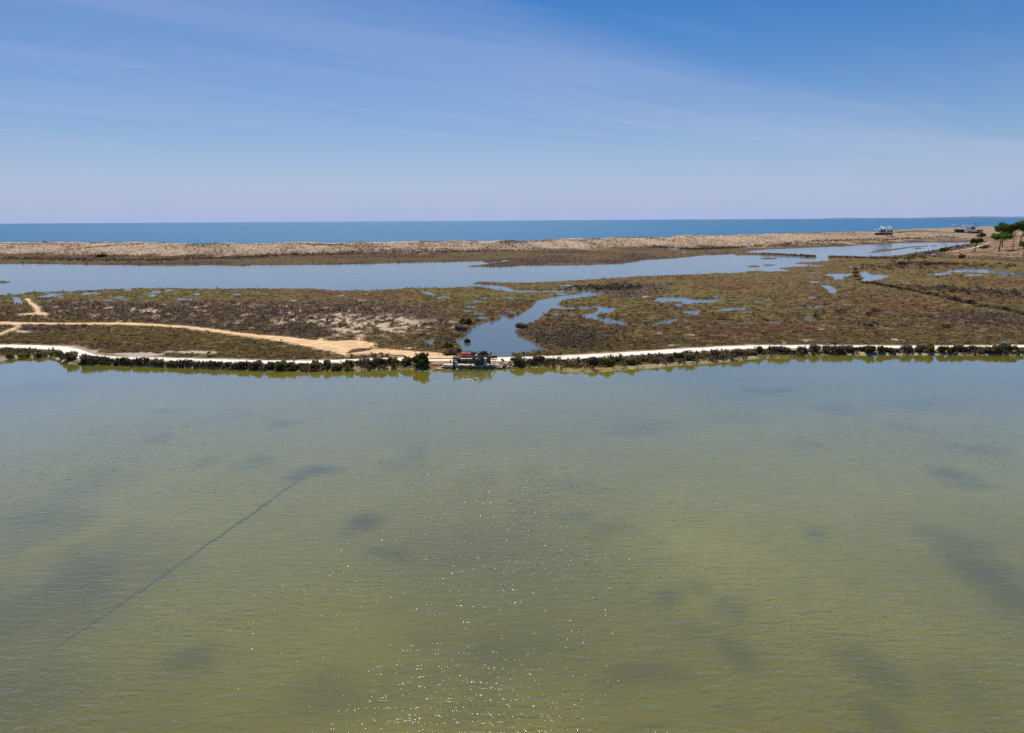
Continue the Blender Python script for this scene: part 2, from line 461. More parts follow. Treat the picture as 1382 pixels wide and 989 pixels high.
WATER_PX.append(far_shore + lag_right + near)
# upper arm of the lagoon at right
WATER_PX.append(C(3, [(1290, 200), (1320, 190), (1376, 186)]) + C(4, [(0, 184), (200, 176), (420, 168), (560, 158), (740, 149), (900, 147), (1000, 149), (1095, 143), (1092, 154),
                (960, 172), (900, 190), (800, 203), (700, 216), (560, 224), (430, 219), (340, 219), (330, 236), (280, 234), (272, 216), (60, 206), (0, 204)]))
# spur, creek and pool
WATER_PX.append(C(2, [(1160, 366), (1250, 372), (1330, 378)]) + C(3, [(0, 384), (50, 400), (200, 403), (420, 402), (530, 405), (528, 414), (440, 436), (300, 454), (270, 478), (330, 495), (430, 487),
                (500, 486), (500, 493), (430, 498), (330, 504), (262, 494), (235, 502), (190, 540), (160, 570), (100, 582), (65, 620), (66, 648), (110, 662), (160, 685), (218, 716), (200, 728), (120, 732), (50, 742), (15, 762)]) +
                C(2, [(1240, 748), (1128, 728), (1122, 690), (1098, 682), (1085, 660), (1143, 657), (1150, 625), (1180, 600), (1240, 576), (1335, 560), (1340, 546)]) +
                C(3, [(0, 545), (50, 551), (100, 532), (160, 490), (190, 455), (300, 433), (418, 421), (420, 411), (180, 412), (60, 413), (0, 401)]) + C(2, [(1300, 396), (1240, 386), (1180, 382)]))
WATER_PX.append(C(3, [(515, 490), (585, 495), (580, 507), (545, 521), (500, 529), (480, 540), (500, 549), (560, 553), (620, 570), (660, 589), (600, 588), (555, 577), (500, 558), (450, 552), (418, 541), (430, 531), (500, 519), (518, 508), (508, 498)]))
WATER_PX.append(C(3, [(790, 464), (820, 450), (830, 438), (960, 440), (1000, 449), (1140, 451), (1135, 460), (1080, 468), (1000, 471), (965, 475), (950, 461), (860, 466)]))
WATER_PX.append(C(3, [(950, 514), (1042, 509), (1030, 520), (1025, 532), (985, 527)]))
WATER_PX.append(C(3, [(1138, 509), (1210, 495), (1280, 494), (1270, 503), (1200, 509)]))
WATER_PX.append(C(3, [(838, 579), (870, 560), (910, 554), (918, 561), (880, 578), (845, 581)]))
WATER_PX.append(C(3, [(728, 594), (745, 588), (838, 580), (840, 584), (750, 593)]))
WATER_PX.append(C(3, [(1125, 562), (1160, 566), (1195, 573), (1240, 575), (1235, 580), (1180, 577), (1140, 573)]))
WATER_PX.append(C(4, [(320, 320), (350, 312), (460, 313), (452, 321), (410, 333), (408, 346), (380, 347), (375, 332)]))
WATER_PX.append(C(4, [(308, 372), (340, 377), (371, 395), (371, 419), (354, 419), (349, 399), (320, 386)]))
WATER_PX.append(C(4, [(514, 307), (530, 296), (548, 316), (610, 317), (657, 325), (610, 341), (560, 351), (524, 358), (521, 345), (542, 338), (524, 328)]))
WATER_PX.append(C(4, [(868, 316), (985, 306), (986, 316), (930, 323), (880, 322)]))
WATER_PX.append(C(4, [(968, 298), (1060, 288), (1160, 289), (1240, 299), (1382, 309), (1600, 311), (1600, 326), (1382, 323), (1300, 323), (1240, 313), (1100, 306), (1000, 306)]))
WATER_PX.append(C(4, [(1263, 682), (1290, 661), (1302, 672), (1332, 690), (1270, 690)]))
WATER_PX.append(C(2, [(924, 668), (972, 659), (967, 690), (950, 699)]))
WATER_PX.append(C(2, [(905, 405), (925, 407), (975, 428), (955, 428)]))
WATER_PX.append(C(1, [(78, 436), (90, 440), (106, 470), (94, 478)]))
for c, L in ((1, [(150, 430, 60, 7), (250, 415, 30, 6), (250, 434, 100, 12), (300, 424, 80, 10), (325, 440, 14, 12), (370, 415, 22, 7), (490, 417, 94, 14), (475, 460, 16, 9), (255, 458, 22, 9), (575, 456, 44, 9), (635, 438, 36, 9),
                   (655, 451, 32, 7), (680, 400, 22, 9), (740, 454, 36, 7), (800, 415, 30, 6), (835, 410, 22, 11), (812, 430, 18, 13), (905, 403, 30, 12), (965, 450, 20, 17), (1015, 449, 58, 11), (1050, 422, 16, 14), (1262, 422, 36, 9), (1360, 413, 32, 7), (450, 425, 22, 9)]),
             (2, [(20, 413, 36, 8), (475, 430, 13, 11), (605, 422, 22, 7), (1015, 440, 48, 11), (1250, 443, 18, 12), (1200, 463, 32, 15), (1170, 489, 42, 9), (1150, 512, 26, 15), (1210, 527, 62, 10), (1230, 550, 62, 13), (1325, 537, 28, 11), (1360, 440, 46, 8), (1370, 517, 32, 9)]),
             (3, [(345, 375, 78, 12), (18, 440, 52, 7), (68, 466, 54, 10), (43, 518, 60, 10), (305, 421, 34, 9), (290, 530, 26, 11), (345, 533, 62, 11), (928, 483, 22, 18), (1300, 577, 84, 6), (1305, 518, 52, 9), (1140, 436, 42, 7), (1350, 462, 16, 9), (965, 559, 80, 5), (910, 183, 66, 9), (960, 198, 22, 7), (10, 246, 44, 8)]),
             (4, [(265, 358, 38, 11), (247, 438, 13, 11), (8, 450, 24, 9), (205, 495, 92, 9), (295, 490, 46, 11), (237, 561, 36, 10), (377, 593, 64, 10), (500, 578, 26, 13), (640, 519, 20, 9), (683, 589, 26, 12), (880, 605, 24, 11), (800, 597, 42, 7), (1130, 617, 26, 7), (1120, 320, 112, 11), (750, 364, 42, 7), (715, 298, 32, 6), (912, 366, 16, 9), (60, 572, 84, 6), (435, 480, 12, 9), (230, 307, 46, 6), (450, 276, 70, 6), (1300, 338, 40, 6)])):
    for e in L: WATER_PX.append(E(c, *e))
ISLANDS_PX = [C(3, [(1296, 271), (1360, 270), (1362, 277), (1300, 277)]), C(3, [(1270, 303), (1330, 297), (1382, 299), (1420, 303), (1382, 308)]),
              C(1, [(-60, 355), (0, 352), (66, 354), (62, 360), (0, 364), (-60, 362)]), E(1, 92, 351, 18, 7), E(1, 127, 349, 20, 8), E(4, 20, 232, 110, 7), E(4, 30, 267, 80, 7),
              C(4, [(525, 207), (600, 192), (700, 178), (780, 168), (870, 164), (870, 168), (780, 174), (700, 186), (600, 199)]),
              C(4, [(540, 196), (600, 185), (660, 178), (660, 182), (600, 190)]), E(4, 820, 178, 60, 6), E(4, 900, 165, 50, 6), E(4, 960, 158, 40, 5)]
WATER = [WP(p) for p in WATER_PX]
ISLANDS = [WP(p) for p in ISLANDS_PX]

PATHS_PX = [C(1, [(-300, 560), (0, 568), (100, 572), (340, 575), (700, 573), (860, 583), (1000, 592), (1120, 605), (1260, 625), (1380, 640)]) +
            C(2, [(150, 645), (270, 661), (350, 668), (372, 655), (382, 668), (420, 673), (520, 668), (565, 670), (572, 640), (580, 670), (632, 678), (652, 690), (642, 706), (560, 712), (512, 726), (500, 752),
                  (440, 736), (360, 712), (260, 692), (130, 668), (10, 650)]) +
            C(1, [(1260, 641), (1100, 616), (980, 602), (850, 592), (600, 583), (340, 584), (108, 583), (100, 597), (60, 617), (0, 642), (-60, 650), (-60, 635), (0, 630), (50, 610), (86, 598), (80, 585), (0, 588), (-300, 580)]),
            C(2, [(640, 717), (720, 713), (850, 725), (1000, 734), (1080, 748), (1110, 762), (1000, 766), (840, 764), (815, 748), (700, 740), (560, 742), (515, 748), (530, 735), (590, 728)]),
            C(1, [(134, 445), (155, 445), (165, 465), (200, 485), (212, 500), (206, 518), (254, 524), (250, 534), (200, 533), (118, 536), (116, 528), (190, 520), (190, 500), (160, 475), (140, 460)])]
PATHS = [WP(p, .62) for p in PATHS_PX]

PALE_PX = [E(1, 740, 749, 300, 18), E(1, 1070, 739, 214, 18), E(1, 500, 732, 50, 18), E(1, 545, 739, 34, 8), E(1, 890, 738, 44, 14), E(1, 1220, 746, 22, 8), E(3, 825, 631, 54, 10), E(3, 997, 638, 56, 12), E(3, 892, 697, 48, 11),
           E(3, 755, 437, 18, 7), E(4, 222, 667, 44, 9), E(4, 300, 610, 28, 7), E(4, 690, 665, 28, 7), E(1, 110, 627, 70, 16), E(2, 575, 458, 60, 5), E(2, 220, 458, 18, 6), E(2, 835, 710, 90, 10), E(4, 140, 618, 34, 6)]
PALE = [WP(p, .3) for p in PALE_PX]

# dune crest and foot, by photo column
CREST = np.array([(-700, 333), (0, 328.5), (60, 328), (130, 328.2), (350, 330), (450, 328.8), (558, 326.7), (618, 325.4), (652, 328), (690, 326.4), (718, 325.6), (738, 323.7), (802, 322), (857, 321.6), (943, 318.4), (1030, 316.5), (1083, 314.6), (1181, 312.3), (1235, 309.2), (1285, 307.8), (1323, 305.8), (1382, 303.4), (1500, 301), (2300, 297)])
FOOT = np.array([(-700, 352), (0, 341), (200, 345), (350, 344), (560, 341), (700, 336), (850, 334), (1000, 331.5), (1100, 330), (1180, 326), (1280, 322), (1382, 318), (1500, 316), (2300, 312)])
cw = gp(CREST[:, 0], CREST[:, 1], 6.0); fw = gp(FOOT[:, 0], FOOT[:, 1], .9)
S_c, Y_c = cw[:, 0] / cw[:, 1], cw[:, 1]
S_f, Y_f = fw[:, 0] / fw[:, 1], fw[:, 1]
HILL = WP(C(4, [(905, 213), (960, 196), (1060, 172), (1100, 150), (1120, 128), (1200, 118), (1382, 108), (1900, 95), (1900, 250), (1382, 236), (1150, 222), (930, 219)]), 1.0)
SAND_MOTTLE = C(2, [(215, 560), (300, 548), (480, 540), (700, 545), (860, 560), (1000, 580), (1015, 605), (900, 610), (780, 640), (600, 640), (500, 640), (480, 600), (330, 590), (240, 585)])

SHRUB_BANK = None
def terrain(X, Y, col=False):
    X = np.asarray(X, float).ravel(); Y = np.asarray(Y, float).ravel()
    n1 = fbm(X / 14, Y / 22, 1, 4); n2 = fbm(X / 2.6, Y / 3.4, 5, 3)
    z = .30 + .22 * (n1 - .5) + .16 * (n2 - .5)
    sd = np.full(X.shape, -1e3)
    wob = (fbm(X / 5, Y / 8, 21, 3) - .5) * 1.6
    for p in WATER: poly_sd(X, Y, p, 25, sd)
    si = np.full(X.shape, -1e3)
    for p in ISLANDS: poly_sd(X, Y, p, 25, si)
    sd = np.where(si > -30, np.minimum(sd, -si), sd)
    sdw = sd + .15 + .4 * sstep(140, 200, Y) * (Y < 340) + wob * np.clip(Y / 400, .2, .8)
    s = X / np.maximum(Y, 1)
    yc = np.interp(s, S_c, Y_c); yf = np.interp(s, S_f, Y_f)
    lane = np.full(X.shape, -1e3)
    for p in PATHS: poly_sd(X, Y, p, 6, lane)
    # the marsh lies a little higher around the scrub island on the left
    z = z + .25 * sstep(0, 25, -sd) * sstep(30, -40, X)
    z = np.where(lane > -3, z + (.56 - z) * sstep(-3, -.6, lane), z)
    # dunes
    t = (Y - yf) / np.maximum(yc - yf, 1)
    hum = fbm(X / 22, Y / 40, 31, 4) - .45
    dz = .45 + 5.4 * sstep(-.12, .75, t) + sstep(0, .4, t) * hum * 4.0
    after = (Y - yc)
    dz = np.where(after > 0, dz * (1 - sstep(25, 110, after)) - 3 * sstep(60, 160, after), dz)
    z = np.where(t > -.12, np.maximum(z, 0) * 0 + np.where(t > 0, dz, z + (dz - z) * sstep(-.12, 0, t)), z)
    # pine hill
    hs_ = np.full(X.shape, -1e3); poly_sd(X, Y, HILL, 30, hs_)
    z = z + np.where(hs_ > 0, 5.0 * sstep(0, 75, hs_), 0) * (t < .3) + .5 * sstep(-12, 0, hs_) * (t < .3)
    # water
    z = np.where(sdw > 0, -.06 - np.minimum(sdw * .2, 1.0), np.minimum(z, np.where(t > -.05, 99, .04 + np.maximum(-sdw, 0) * .14)))
    # dyke under the road
    dr = line_dist(X, Y, ROAD, 40)
    rough = (n2 - .5) * .5
    z = np.where(sd < -.5, z + (DY - .03 - z) * sstep(6.0, 2.3, dr), z)
    zd = DY - .02 - np.maximum(dr - 2.1, 0) * .14 + rough * .6 * sstep(2.6, 4, dr)
    zd = np.where(dr < 2.1, DY - .03, zd)
    z = np.where((sd > -.2) & (dr > 3.5), z, np.maximum(z, zd))
    z = np.where(dr < 2.1, DY - .03, z)
    z = np.where((sd > 0) & (dr > 3.5), np.maximum(z, zd * .8 - .5), z)
    # lake
    sl = np.full(X.shape, -1e3); poly_sd(X, Y, LAKE, 25, sl)
    slw = sl + (fbm(X / 2.5, Y / 2.5, 41, 3) - .5) * .9
    z = np.where(slw > 0, -.04 - np.minimum(slw * .16, .8), np.minimum(z, .06 + np.maximum(-slw, 0) * .42 + np.where(dr < 2.2, 9, 0)))
    if not col: return z
    # ---------------- colours
    u, v = project(X, Y, .2)
    u = u + (fbm(X / 9, Y / 14, 51, 4) - .5) * 60; v = v + (fbm(X / 11, Y / 17, 61, 4) - .5) * np.clip(2600 / np.maximum(Y, 60), 3, 26)
    def lay(c, k, w): return c + (np.array(k) - c) * w[:, None]
    c = np.empty((len(X), 3)); c[:] = (.125, .096, .050)
    g1 = fbm(X / 30, Y / 48, 71, 4)
    c = lay(c, (.130, .108, .050), sstep(.45, .7, g1))
    c = lay(c, (.115, .080, .045), sstep(.5, .75, fbm(X / 38, Y / 60, 81, 4)))
    def ell(cc, x, y, w, h, soft=.5):
        cx_, cy_ = CROPX[cc] + x / 3.949, 290 + y / 3.949
        d = np.sqrt(((u - cx_) / (w / 7.9)) ** 2 + ((v - cy_) / (h / 7.9)) ** 2)
        return 1 - sstep(1 - soft, 1 + soft * .4, d)
    SC = (.104, .080, .064); RU = (.132, .080, .052); DK = (.075, .056, .042); GR = (.122, .108, .046)
    # green fringe of the near marsh, then rust, then grey scrub on the left island
    for e in ((1, 700, 425, 1500, 70), (1, 150, 450, 400, 70), (2, 1100, 450, 380, 140)): c = lay(c, GR, .8 * ell(*e))
    for e in ((1, 800, 468, 1300, 34), (2, 560, 430, 800, 50), (2, 1000, 480, 240, 60), (3, 1180, 625, 480, 110), (4, 150, 610, 560, 90), (4, 720, 490, 420, 110), (3, 1240, 380, 420, 60)): c = lay(c, RU, .75 * ell(*e))
    for e in ((1, 700, 515, 1700, 110), (2, 420, 525, 1300, 150), (2, 900, 580, 460, 130), (1, 200, 600, 800, 60), (1, 1100, 590, 900, 60), (2, 250, 630, 700, 80), (3, 680, 405, 420, 110), (3, 330, 650, 560, 120), (4, 1150, 560, 700, 90), (1, 250, 715, 1200, 50)): c = lay(c, SC, .85 * ell(*e))
    for e in ((1, 700, 665, 1500, 120), (2, 150, 720, 800, 90)): c = lay(c, (.128, .098, .045), .8 * ell(*e))
    pm = np.zeros(len(X)); 
    mp_ = np.full(X.shape, -1e3); poly_sd(X, Y, WP(SAND_MOTTLE, .4), 15, mp_)
    c = lay(c, (.46, .36, .25), sstep(-7, 4, mp_ + (n1 - .5) * 14) * sstep(.46, .56, fbm(X / 1.5, Y / 2.4, 91, 3)) * .9)
    spk = fbm(X / 1.8, Y / 3.4, 95, 2)
    isl = np.maximum(ell(1, 700, 525, 1800, 120), ell(2, 300, 560, 1000, 180))
    c = lay(c, (.42, .33, .24), isl * sstep(.66, .72, spk))
    # back-barrier flat and dune
    bk = sstep(-30, 10, Y - np.interp(s, S_f, Y_f) + 220) * (Y > 330)
    c = lay(c, (.105, .080, .052), .85 * bk)
    c = lay(c, (.075, .055, .046), bk * sstep(.5, .62, fbm(X / 30, Y / 26, 101, 4)) * .8)
    ds = sstep(-.10, .10, t + (fbm(X / 16, Y / 30, 111, 4) - .5) * .5)
    sandc = np.array((.41, .305, .215)) * (0.86 + .3 * fbm(X / 40, Y / 60, 121, 3))[:, None]
    c = c + (sandc - c) * ds[:, None]
    c = lay(c, (.26, .19, .12), ds * sstep(.5, .7, fbm(X / 12, Y / 30, 131, 4)) * .6 * sstep(.9, .6, t))
    # right: flatter, browner dune behind the arm of the lagoon
    c = lay(c, (.27, .20, .13), ds * sstep(250, 420, X) * .75)
    hw = sstep(-4, 10, hs_) * (t < .2)
    c = lay(c, (.235, .16, .11), hw * .85)
    c = lay(c, (.16, .11, .075), hw * sstep(.5, .62, fbm(X / 9, Y / 14, 141, 4)) * .7)
    pl = np.full(X.shape, -1e3)
    for p in PALE: poly_sd(X, Y, p, 5, pl)
    c = lay(c, (.40, .34, .28), sstep(-.8, .5, pl + (n2 - .5) * 2.5))
    c = lay(c, (.46, .33, .19), sstep(-1.2, .2, lane + (n2 - .5) * 1.6))
    c = lay(c, (.36, .28, .20), sstep(3.4, 1.9, dr + (n2 - .5) * 2.4))
    # muddy rims and beds
    rim = sstep(-1.6, -.2, sdw) * (Y < 420) * .5
    c = lay(c, (.085, .070, .040), rim)
    c = lay(c, (.10, .095, .055), (sdw > 0) * 1.0)
    beach = sstep(-1.5, -.3, slw) * (1 - sstep(-.1, .3, slw))
    c = lay(c, (.40, .30, .20), beach * sstep(.35, .5, fbm(X / 6, Y / 6, 151, 3)))
    spit = sstep(-6, -1, sl) * ell(3, 480, 812, 560, 60, .6)
    c = lay(c, (.20, .15, .045), spit * .7)
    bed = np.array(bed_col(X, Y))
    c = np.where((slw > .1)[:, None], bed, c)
    warm = ((slw < -.5) & (t < -.05) & (sdw < 0))[:, None]
    c = np.where(warm & (c.mean(1) < .2)[:, None], c * np.array((1.14, 1.08, 1.02)), c)
    c = c * (.90 + .22 * fbm(X / .9, Y / 1.4, 161, 2))[:, None]
    return z, c, dict(sd=sdw, sl=slw, dr=dr, lane=lane, t=t, u=u, v=v, ds=ds, hill=hs_, pale=pl, isl=isl, mottle=mp_)

# weed patches on the lake bed, and at upper right painted ripple reflections: (photo x, y, half width, half height, strength)
WEED = [(110, 790, 130, 80, .45), (40, 700, 90, 60, .3), (30, 940, 90, 60, .4), (255, 890, 48, 26, .5), (491, 704, 30, 13, .65), (468, 718, 16, 8, .4), (432, 634, 36, 9, .5), (405, 642, 20, 7, .5), (352, 620, 22, 9, .5), (328, 628, 24, 6, .4),
        (380, 571, 28, 6, .55), (228, 553, 34, 6, .4), (275, 622, 24, 9, .35), (215, 592, 20, 8, .3), (560, 608, 26, 26, .35), (545, 628, 40, 12, .3), (530, 748, 26, 12, .5), (505, 742, 18, 8, .4), (600, 750, 40, 10, .2),
        (765, 652, 24, 10, .25), (782, 695, 30, 8, .3), (830, 712, 40, 12, .3), (900, 803, 26, 14, .55), (945, 790, 30, 16, .3), (995, 825, 30, 25, .4), (865, 905, 60, 18, .55), (820, 925, 30, 15, .3), (690, 880, 110, 40, .4), (660, 900, 70, 60, .3),
        (470, 930, 90, 36, .42), (560, 905, 60, 20, .25), (1000, 880, 40, 28, .55), (940, 850, 40, 16, .35), (1185, 900, 44, 50, .55), (1195, 965, 40, 40, .6), (1370, 790, 60, 70, .45), (1300, 730, 50, 26, .3), (1290, 640, 40, 12, .4), (1310, 655, 40, 8, .3),
        (1075, 597, 40, 9, .3), (1055, 525, 34, 5, .5), (1026, 527, 18, 5, .5), (1130, 550, 40, 10, .4), (1215, 575, 30, 8, .4), (1240, 545, 60, 10, .4), (1325, 605, 40, 10, .3), (985, 565, 60, 8, .25), (870, 575, 60, 14, .3), (1095, 715, 22, 12, .3),
        (990, 955, 30, 16, .4), (860, 975, 60, 12, .25), (1300, 930, 60, 50, .25), (235, 775, 26, 8, .2), (545, 560, 40, 8, .2), (660, 640, 40, 12, .12), (330, 560, 60, 8, .2), (60, 520, 60, 10, .3), (580, 860, 30, 18, .3), (640, 960, 80, 20, .3)]
WEED_AND_RIPPLE_W = []
for a, b, w_, h_, k_ in WEED:
    p0 = gp(a, b, -.7); px_ = gp(a + w_, b, -.7); py_ = gp(a, b - h_, -.7)
    WEED_AND_RIPPLE_W.append((p0[0], p0[1], abs(px_[0] - p0[0]), abs(py_[1] - p0[1]), k_ * (.62 if b < 630 else 1)))
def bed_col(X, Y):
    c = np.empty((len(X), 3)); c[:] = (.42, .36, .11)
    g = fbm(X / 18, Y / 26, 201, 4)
    c *= ((.84 + .44 * g) * (.36 + .80 * sstep(20, 70, Y + (g - .5) * 40)))[:, None]  # bed colour painted darker toward the camera, imitating the water's steep-view darkening
    w1 = (fbm(X / 5, Y / 7, 211, 4) - .5); w2 = (fbm(X / 5, Y / 7, 221, 4) - .5)
    k = np.zeros(len(X))
    for x0, y0, a, b, s_ in WEED_AND_RIPPLE_W:
        near = (np.abs(X - x0) < a * 2.4) & (np.abs(Y - y0) < b * 2.4)
        if not near.any(): continue
        d = np.sqrt(((X[near] - x0) / a + w1[near] * 1.3) ** 2 + ((Y[near] - y0) / b + w2[near] * 1.3) ** 2)
        k[near] = np.maximum(k[near], s_ * (1 - sstep(.1, 1.35, d)))
    k = np.clip(k * 1.6 * (.75 + .6 * fbm(X / 1.6, Y / 2.2, 231, 3)), 0, .92)
    return c + (np.array((.035, .04, .038)) - c) * k[:, None]

# ------------------------------------------------------------------ ground sheet (fan of rows, finer where it is near)
ys = [100.0]
while ys[-1] < 1750:
    y = ys[-1]
    ys.append(y + (max(.30, y * y / (F * CAM_Z) * .62) if y > 108 else .5))
ys = np.array(ys)
ss = np.concatenate([np.linspace(-2.4, -.86, 90)[:-1], np.linspace(-.86, .86, 1180), np.linspace(.86, 2.4, 90)[1:]])
SS, YS = np.meshgrid(ss, ys)
GX, GY = (SS * YS).ravel(), YS.ravel()
gz, gc, gi = terrain(GX, GY, True)
nr, nc = SS.shape
idx = np.arange(nr * nc).reshape(nr, nc)
faces = np.stack([idx[:-1, :-1], idx[:-1, 1:], idx[1:, 1:], idx[1:, :-1]], -1).reshape(-1, 4)
me = np_mesh('ground', np.stack([GX, GY, gz], 1), faces, gc, smooth=True)
props(link('ground', me, None, M['ground']), 'salt marsh, dyke and dune ground between lake and sea', kind='structure')

bx = np.concatenate([np.linspace(-420, -130, 30)[:-1], np.arange(-130, 130, .8), np.linspace(130, 420, 30)])
by = np.concatenate([np.linspace(-260, 12, 30)[:-1], np.arange(12, 100, .8), [101]])
BX, BY = np.meshgrid(bx, by)
Xf, Yf = BX.ravel(), BY.ravel()
bz = -.815 + .12 * (fbm(Xf / 9, Yf / 9, 300, 3) - .5) * sstep(98, 90, Yf)
i2 = np.arange(BX.size).reshape(BX.shape)
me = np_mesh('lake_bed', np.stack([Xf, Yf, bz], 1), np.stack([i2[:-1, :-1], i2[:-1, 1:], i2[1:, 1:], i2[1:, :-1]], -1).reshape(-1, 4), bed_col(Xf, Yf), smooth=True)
props(link('lake_bed', me, None, M['bed']), 'olive mud bed of the lake with dark weed and painted ripple patches', kind='structure')

def sheet(name, poly, z, mat, label):
    bm = bmesh.new()
    bm.faces.new([bm.verts.new((x, y, z)) for x, y in poly])
    bmesh.ops.triangulate(bm, faces=bm.faces)
    for f in bm.faces:
        if f.normal.z < 0: f.normal_flip()
    me = bpy.data.meshes.new(name); bm.to_mesh(me); bm.free()
    return props(link(name, me, None, mat), label, kind='structure')
mid = ROAD.copy()
sheet('lake_water', [tuple(p) for p in mid] + [(mid[-1][0] + 50, -400), (mid[0][0] - 50, -400)], 0.0, M['lake'], 'olive green rippled lake water in the foreground')
lim = [(1.9 * y, y) for y in (150, 1200)]
sk = np.linspace(-2.3, 2.3, 60)
back = [(s * (np.interp(s, S_c, Y_c) - 30), np.interp(s, S_c, Y_c) - 30) for s in sk]
sheet('lagoon_water', [tuple(p) for p in mid][::-1] + back, -.002, M['lagoon'], 'pale blue lagoon and creek water in the marsh')
sheet('sea', back[::-1] + [(-90000, 700), (-90000, 90000), (90000, 90000), (90000, 1500)], 0.0, M['sea'], 'blue open sea reaching the horizon')

# ------------------------------------------------------------------ road and paths
def strip(line, half, z, name, mat, label, step=1.2):
    P = [Vector((*p, 0)) for p in line]
    pts = []
    for a, b in zip(P[:-1], P[1:]):
        n = max(1, int((b - a).length / step))
        pts += [a.lerp(b, i / n) for i in range(n)]
    pts.append(P[-1])
    for _ in range(6):
        pts = [pts[0]] + [(pts[i - 1] + pts[i] * 2 + pts[i + 1]) / 4 for i in range(1, len(pts) - 1)] + [pts[-1]]
    V, Fc = [], []
    for i, p in enumerate(pts):
        t = (pts[min(i + 1, len(pts) - 1)] - pts[max(i - 1, 0)]).normalized()
        nrm = Vector((-t.y, t.x, 0))
        wl_, wr_ = half + random.uniform(-.18, .18), half + random.uniform(-.18, .18)
        for k, o in enumerate((-wl_, -wl_ * .5, 0, wr_ * .5, wr_)):
            q = p + nrm * o
            V.append((q.x, q.y, z + (0.035 if k in (0, 4) else .05) + (-.02 if k in (1, 3) else 0)))
        if i: 
            for k in range(4): Fc.append(((i - 1) * 5 + k, i * 5 + k, i * 5 + k + 1, (i - 1) * 5 + k + 1))
    return props(link(name, np_mesh(name, V, Fc, smooth=True), None, mat), label, kind='structure')
strip(ROAD, 1.72, DY - .01, 'road', M['road'], 'white gravel track along the top of the dyke')
def roughen(poly, step, amp):
    out = []
    n = len(poly)
    for i in range(n):
        a, b = poly[i], poly[(i + 1) % n]
        d = math.hypot(*(b - a)); k = max(1, int(d / step))
        for j in range(k):
            p = a + (b - a) * j / k
            out.append((p[0] + random.uniform(-amp, amp), p[1] + random.uniform(-amp, amp)))
    return out
bm = bmesh.new()
for p in PATHS: bm.faces.new([bm.verts.new((x, y, .62)) for x, y in roughen(p, 1.6, .3)])
bmesh.ops.triangulate(bm, faces=bm.faces)
for f in bm.faces:
    if f.normal.z < 0: f.normal_flip()
me = bpy.data.meshes.new('dirt_path'); bm.to_mesh(me); bm.free()
props(link('dirt_path', me, None, M['path']), 'orange sandy footpath and clearing crossing the scrub', kind='structure')

# ------------------------------------------------------------------ marsh cover
def tufts(name, X, Y, Z, rad, hgt, cols, label, ntri=11):
    n = len(X)
    k = ntri
    th = rng.uniform(0, 2 * np.pi, (n, k)); rr = np.sqrt(rng.uniform(0, 1, (n, k))) * .8
    ctr = np.stack([np.cos(th) * rr, np.sin(th) * rr, np.sqrt(1 - rr ** 2) * rng.uniform(.35, .95, (n, k))], -1)
    tri = ctr[:, :, None, :] + rng.normal(0, .34, (n, k, 3, 3)) * np.array([1, 1, .75])
    tri[..., 2] = np.maximum(tri[..., 2], -.05)
    tri[..., :2] *= rad[:, None, None, None]; tri[..., 2] *= hgt[:, None, None]
    tri += np.stack([X, Y, Z], -1)[:, None, None, :]
    V = tri.reshape(-1, 3)
    cc = np.repeat(cols, k * 3, 0) * np.repeat(rng.uniform(.75, 1.25, n * k), 3)[:, None]
    me = np_mesh(name, V, np.arange(len(V)).reshape(-1, 3), cc)
    props(link(name, me, None, M['tuft']), label, kind='stuff')
# candidate spots: as many per unit of view so that near ground is covered as closely as it is seen
def spots(n, u0, u1, v0, v1):
    u = rng.uniform(u0, u1, n); v = rng.uniform(v0, v1, n)
    p = gp(u, v, .3)
    return p[:, 0], p[:, 1]
X, Y = spots(92000, -160, 1540, 338, 489)
z, c, gi2 = terrain(X, Y, True)
ok = (gi2['sd'] < -.7) & (gi2['sl'] < -3) & (gi2['dr'] > 3.6) & (gi2['lane'] < -.5) & (gi2['pale'] < -.3) & (gi2['t'] < -.02) & (gi2['hill'] < -2)
lum = c.mean(1)
ok &= lum < .25
scrub = (c[:, 0] + rng.normal(0, .014, len(X)) < .123) | (gi2['isl'] > rng.uniform(.05, .6, len(X)))
ok &= (rng.uniform(0, 1, len(X)) < np.where(scrub, .85, .55)) & ((gi2['mottle'] < -1) | (rng.uniform(0, 1, len(X)) < .75))
X, Y, z, c, scrub = X[ok], Y[ok], z[ok], c[ok], scrub[ok]
n = len(X)
rad = np.where(scrub, rng.uniform(.3, .75, n), rng.uniform(.5, 1.3, n)); hgt = np.where(scrub, rng.uniform(.3, .75, n), rng.uniform(.10, .26, n))
cc = c * np.where(scrub[:, None], rng.uniform(.85, 1.75, (n, 1)), rng.uniform(.85, 1.45, (n, 1))) * rng.uniform(.93, 1.07, (n, 3))
sel = scrub
tufts('scrub_bushes', X[sel], Y[sel], z[sel], rad[sel], hgt[sel], cc[sel], 'low grey brown scrub covering the higher marsh')
tufts('marsh_plants', X[~sel], Y[~sel], z[~sel], rad[~sel], hgt[~sel], cc[~sel], 'low olive and rust salt marsh plants', 9)
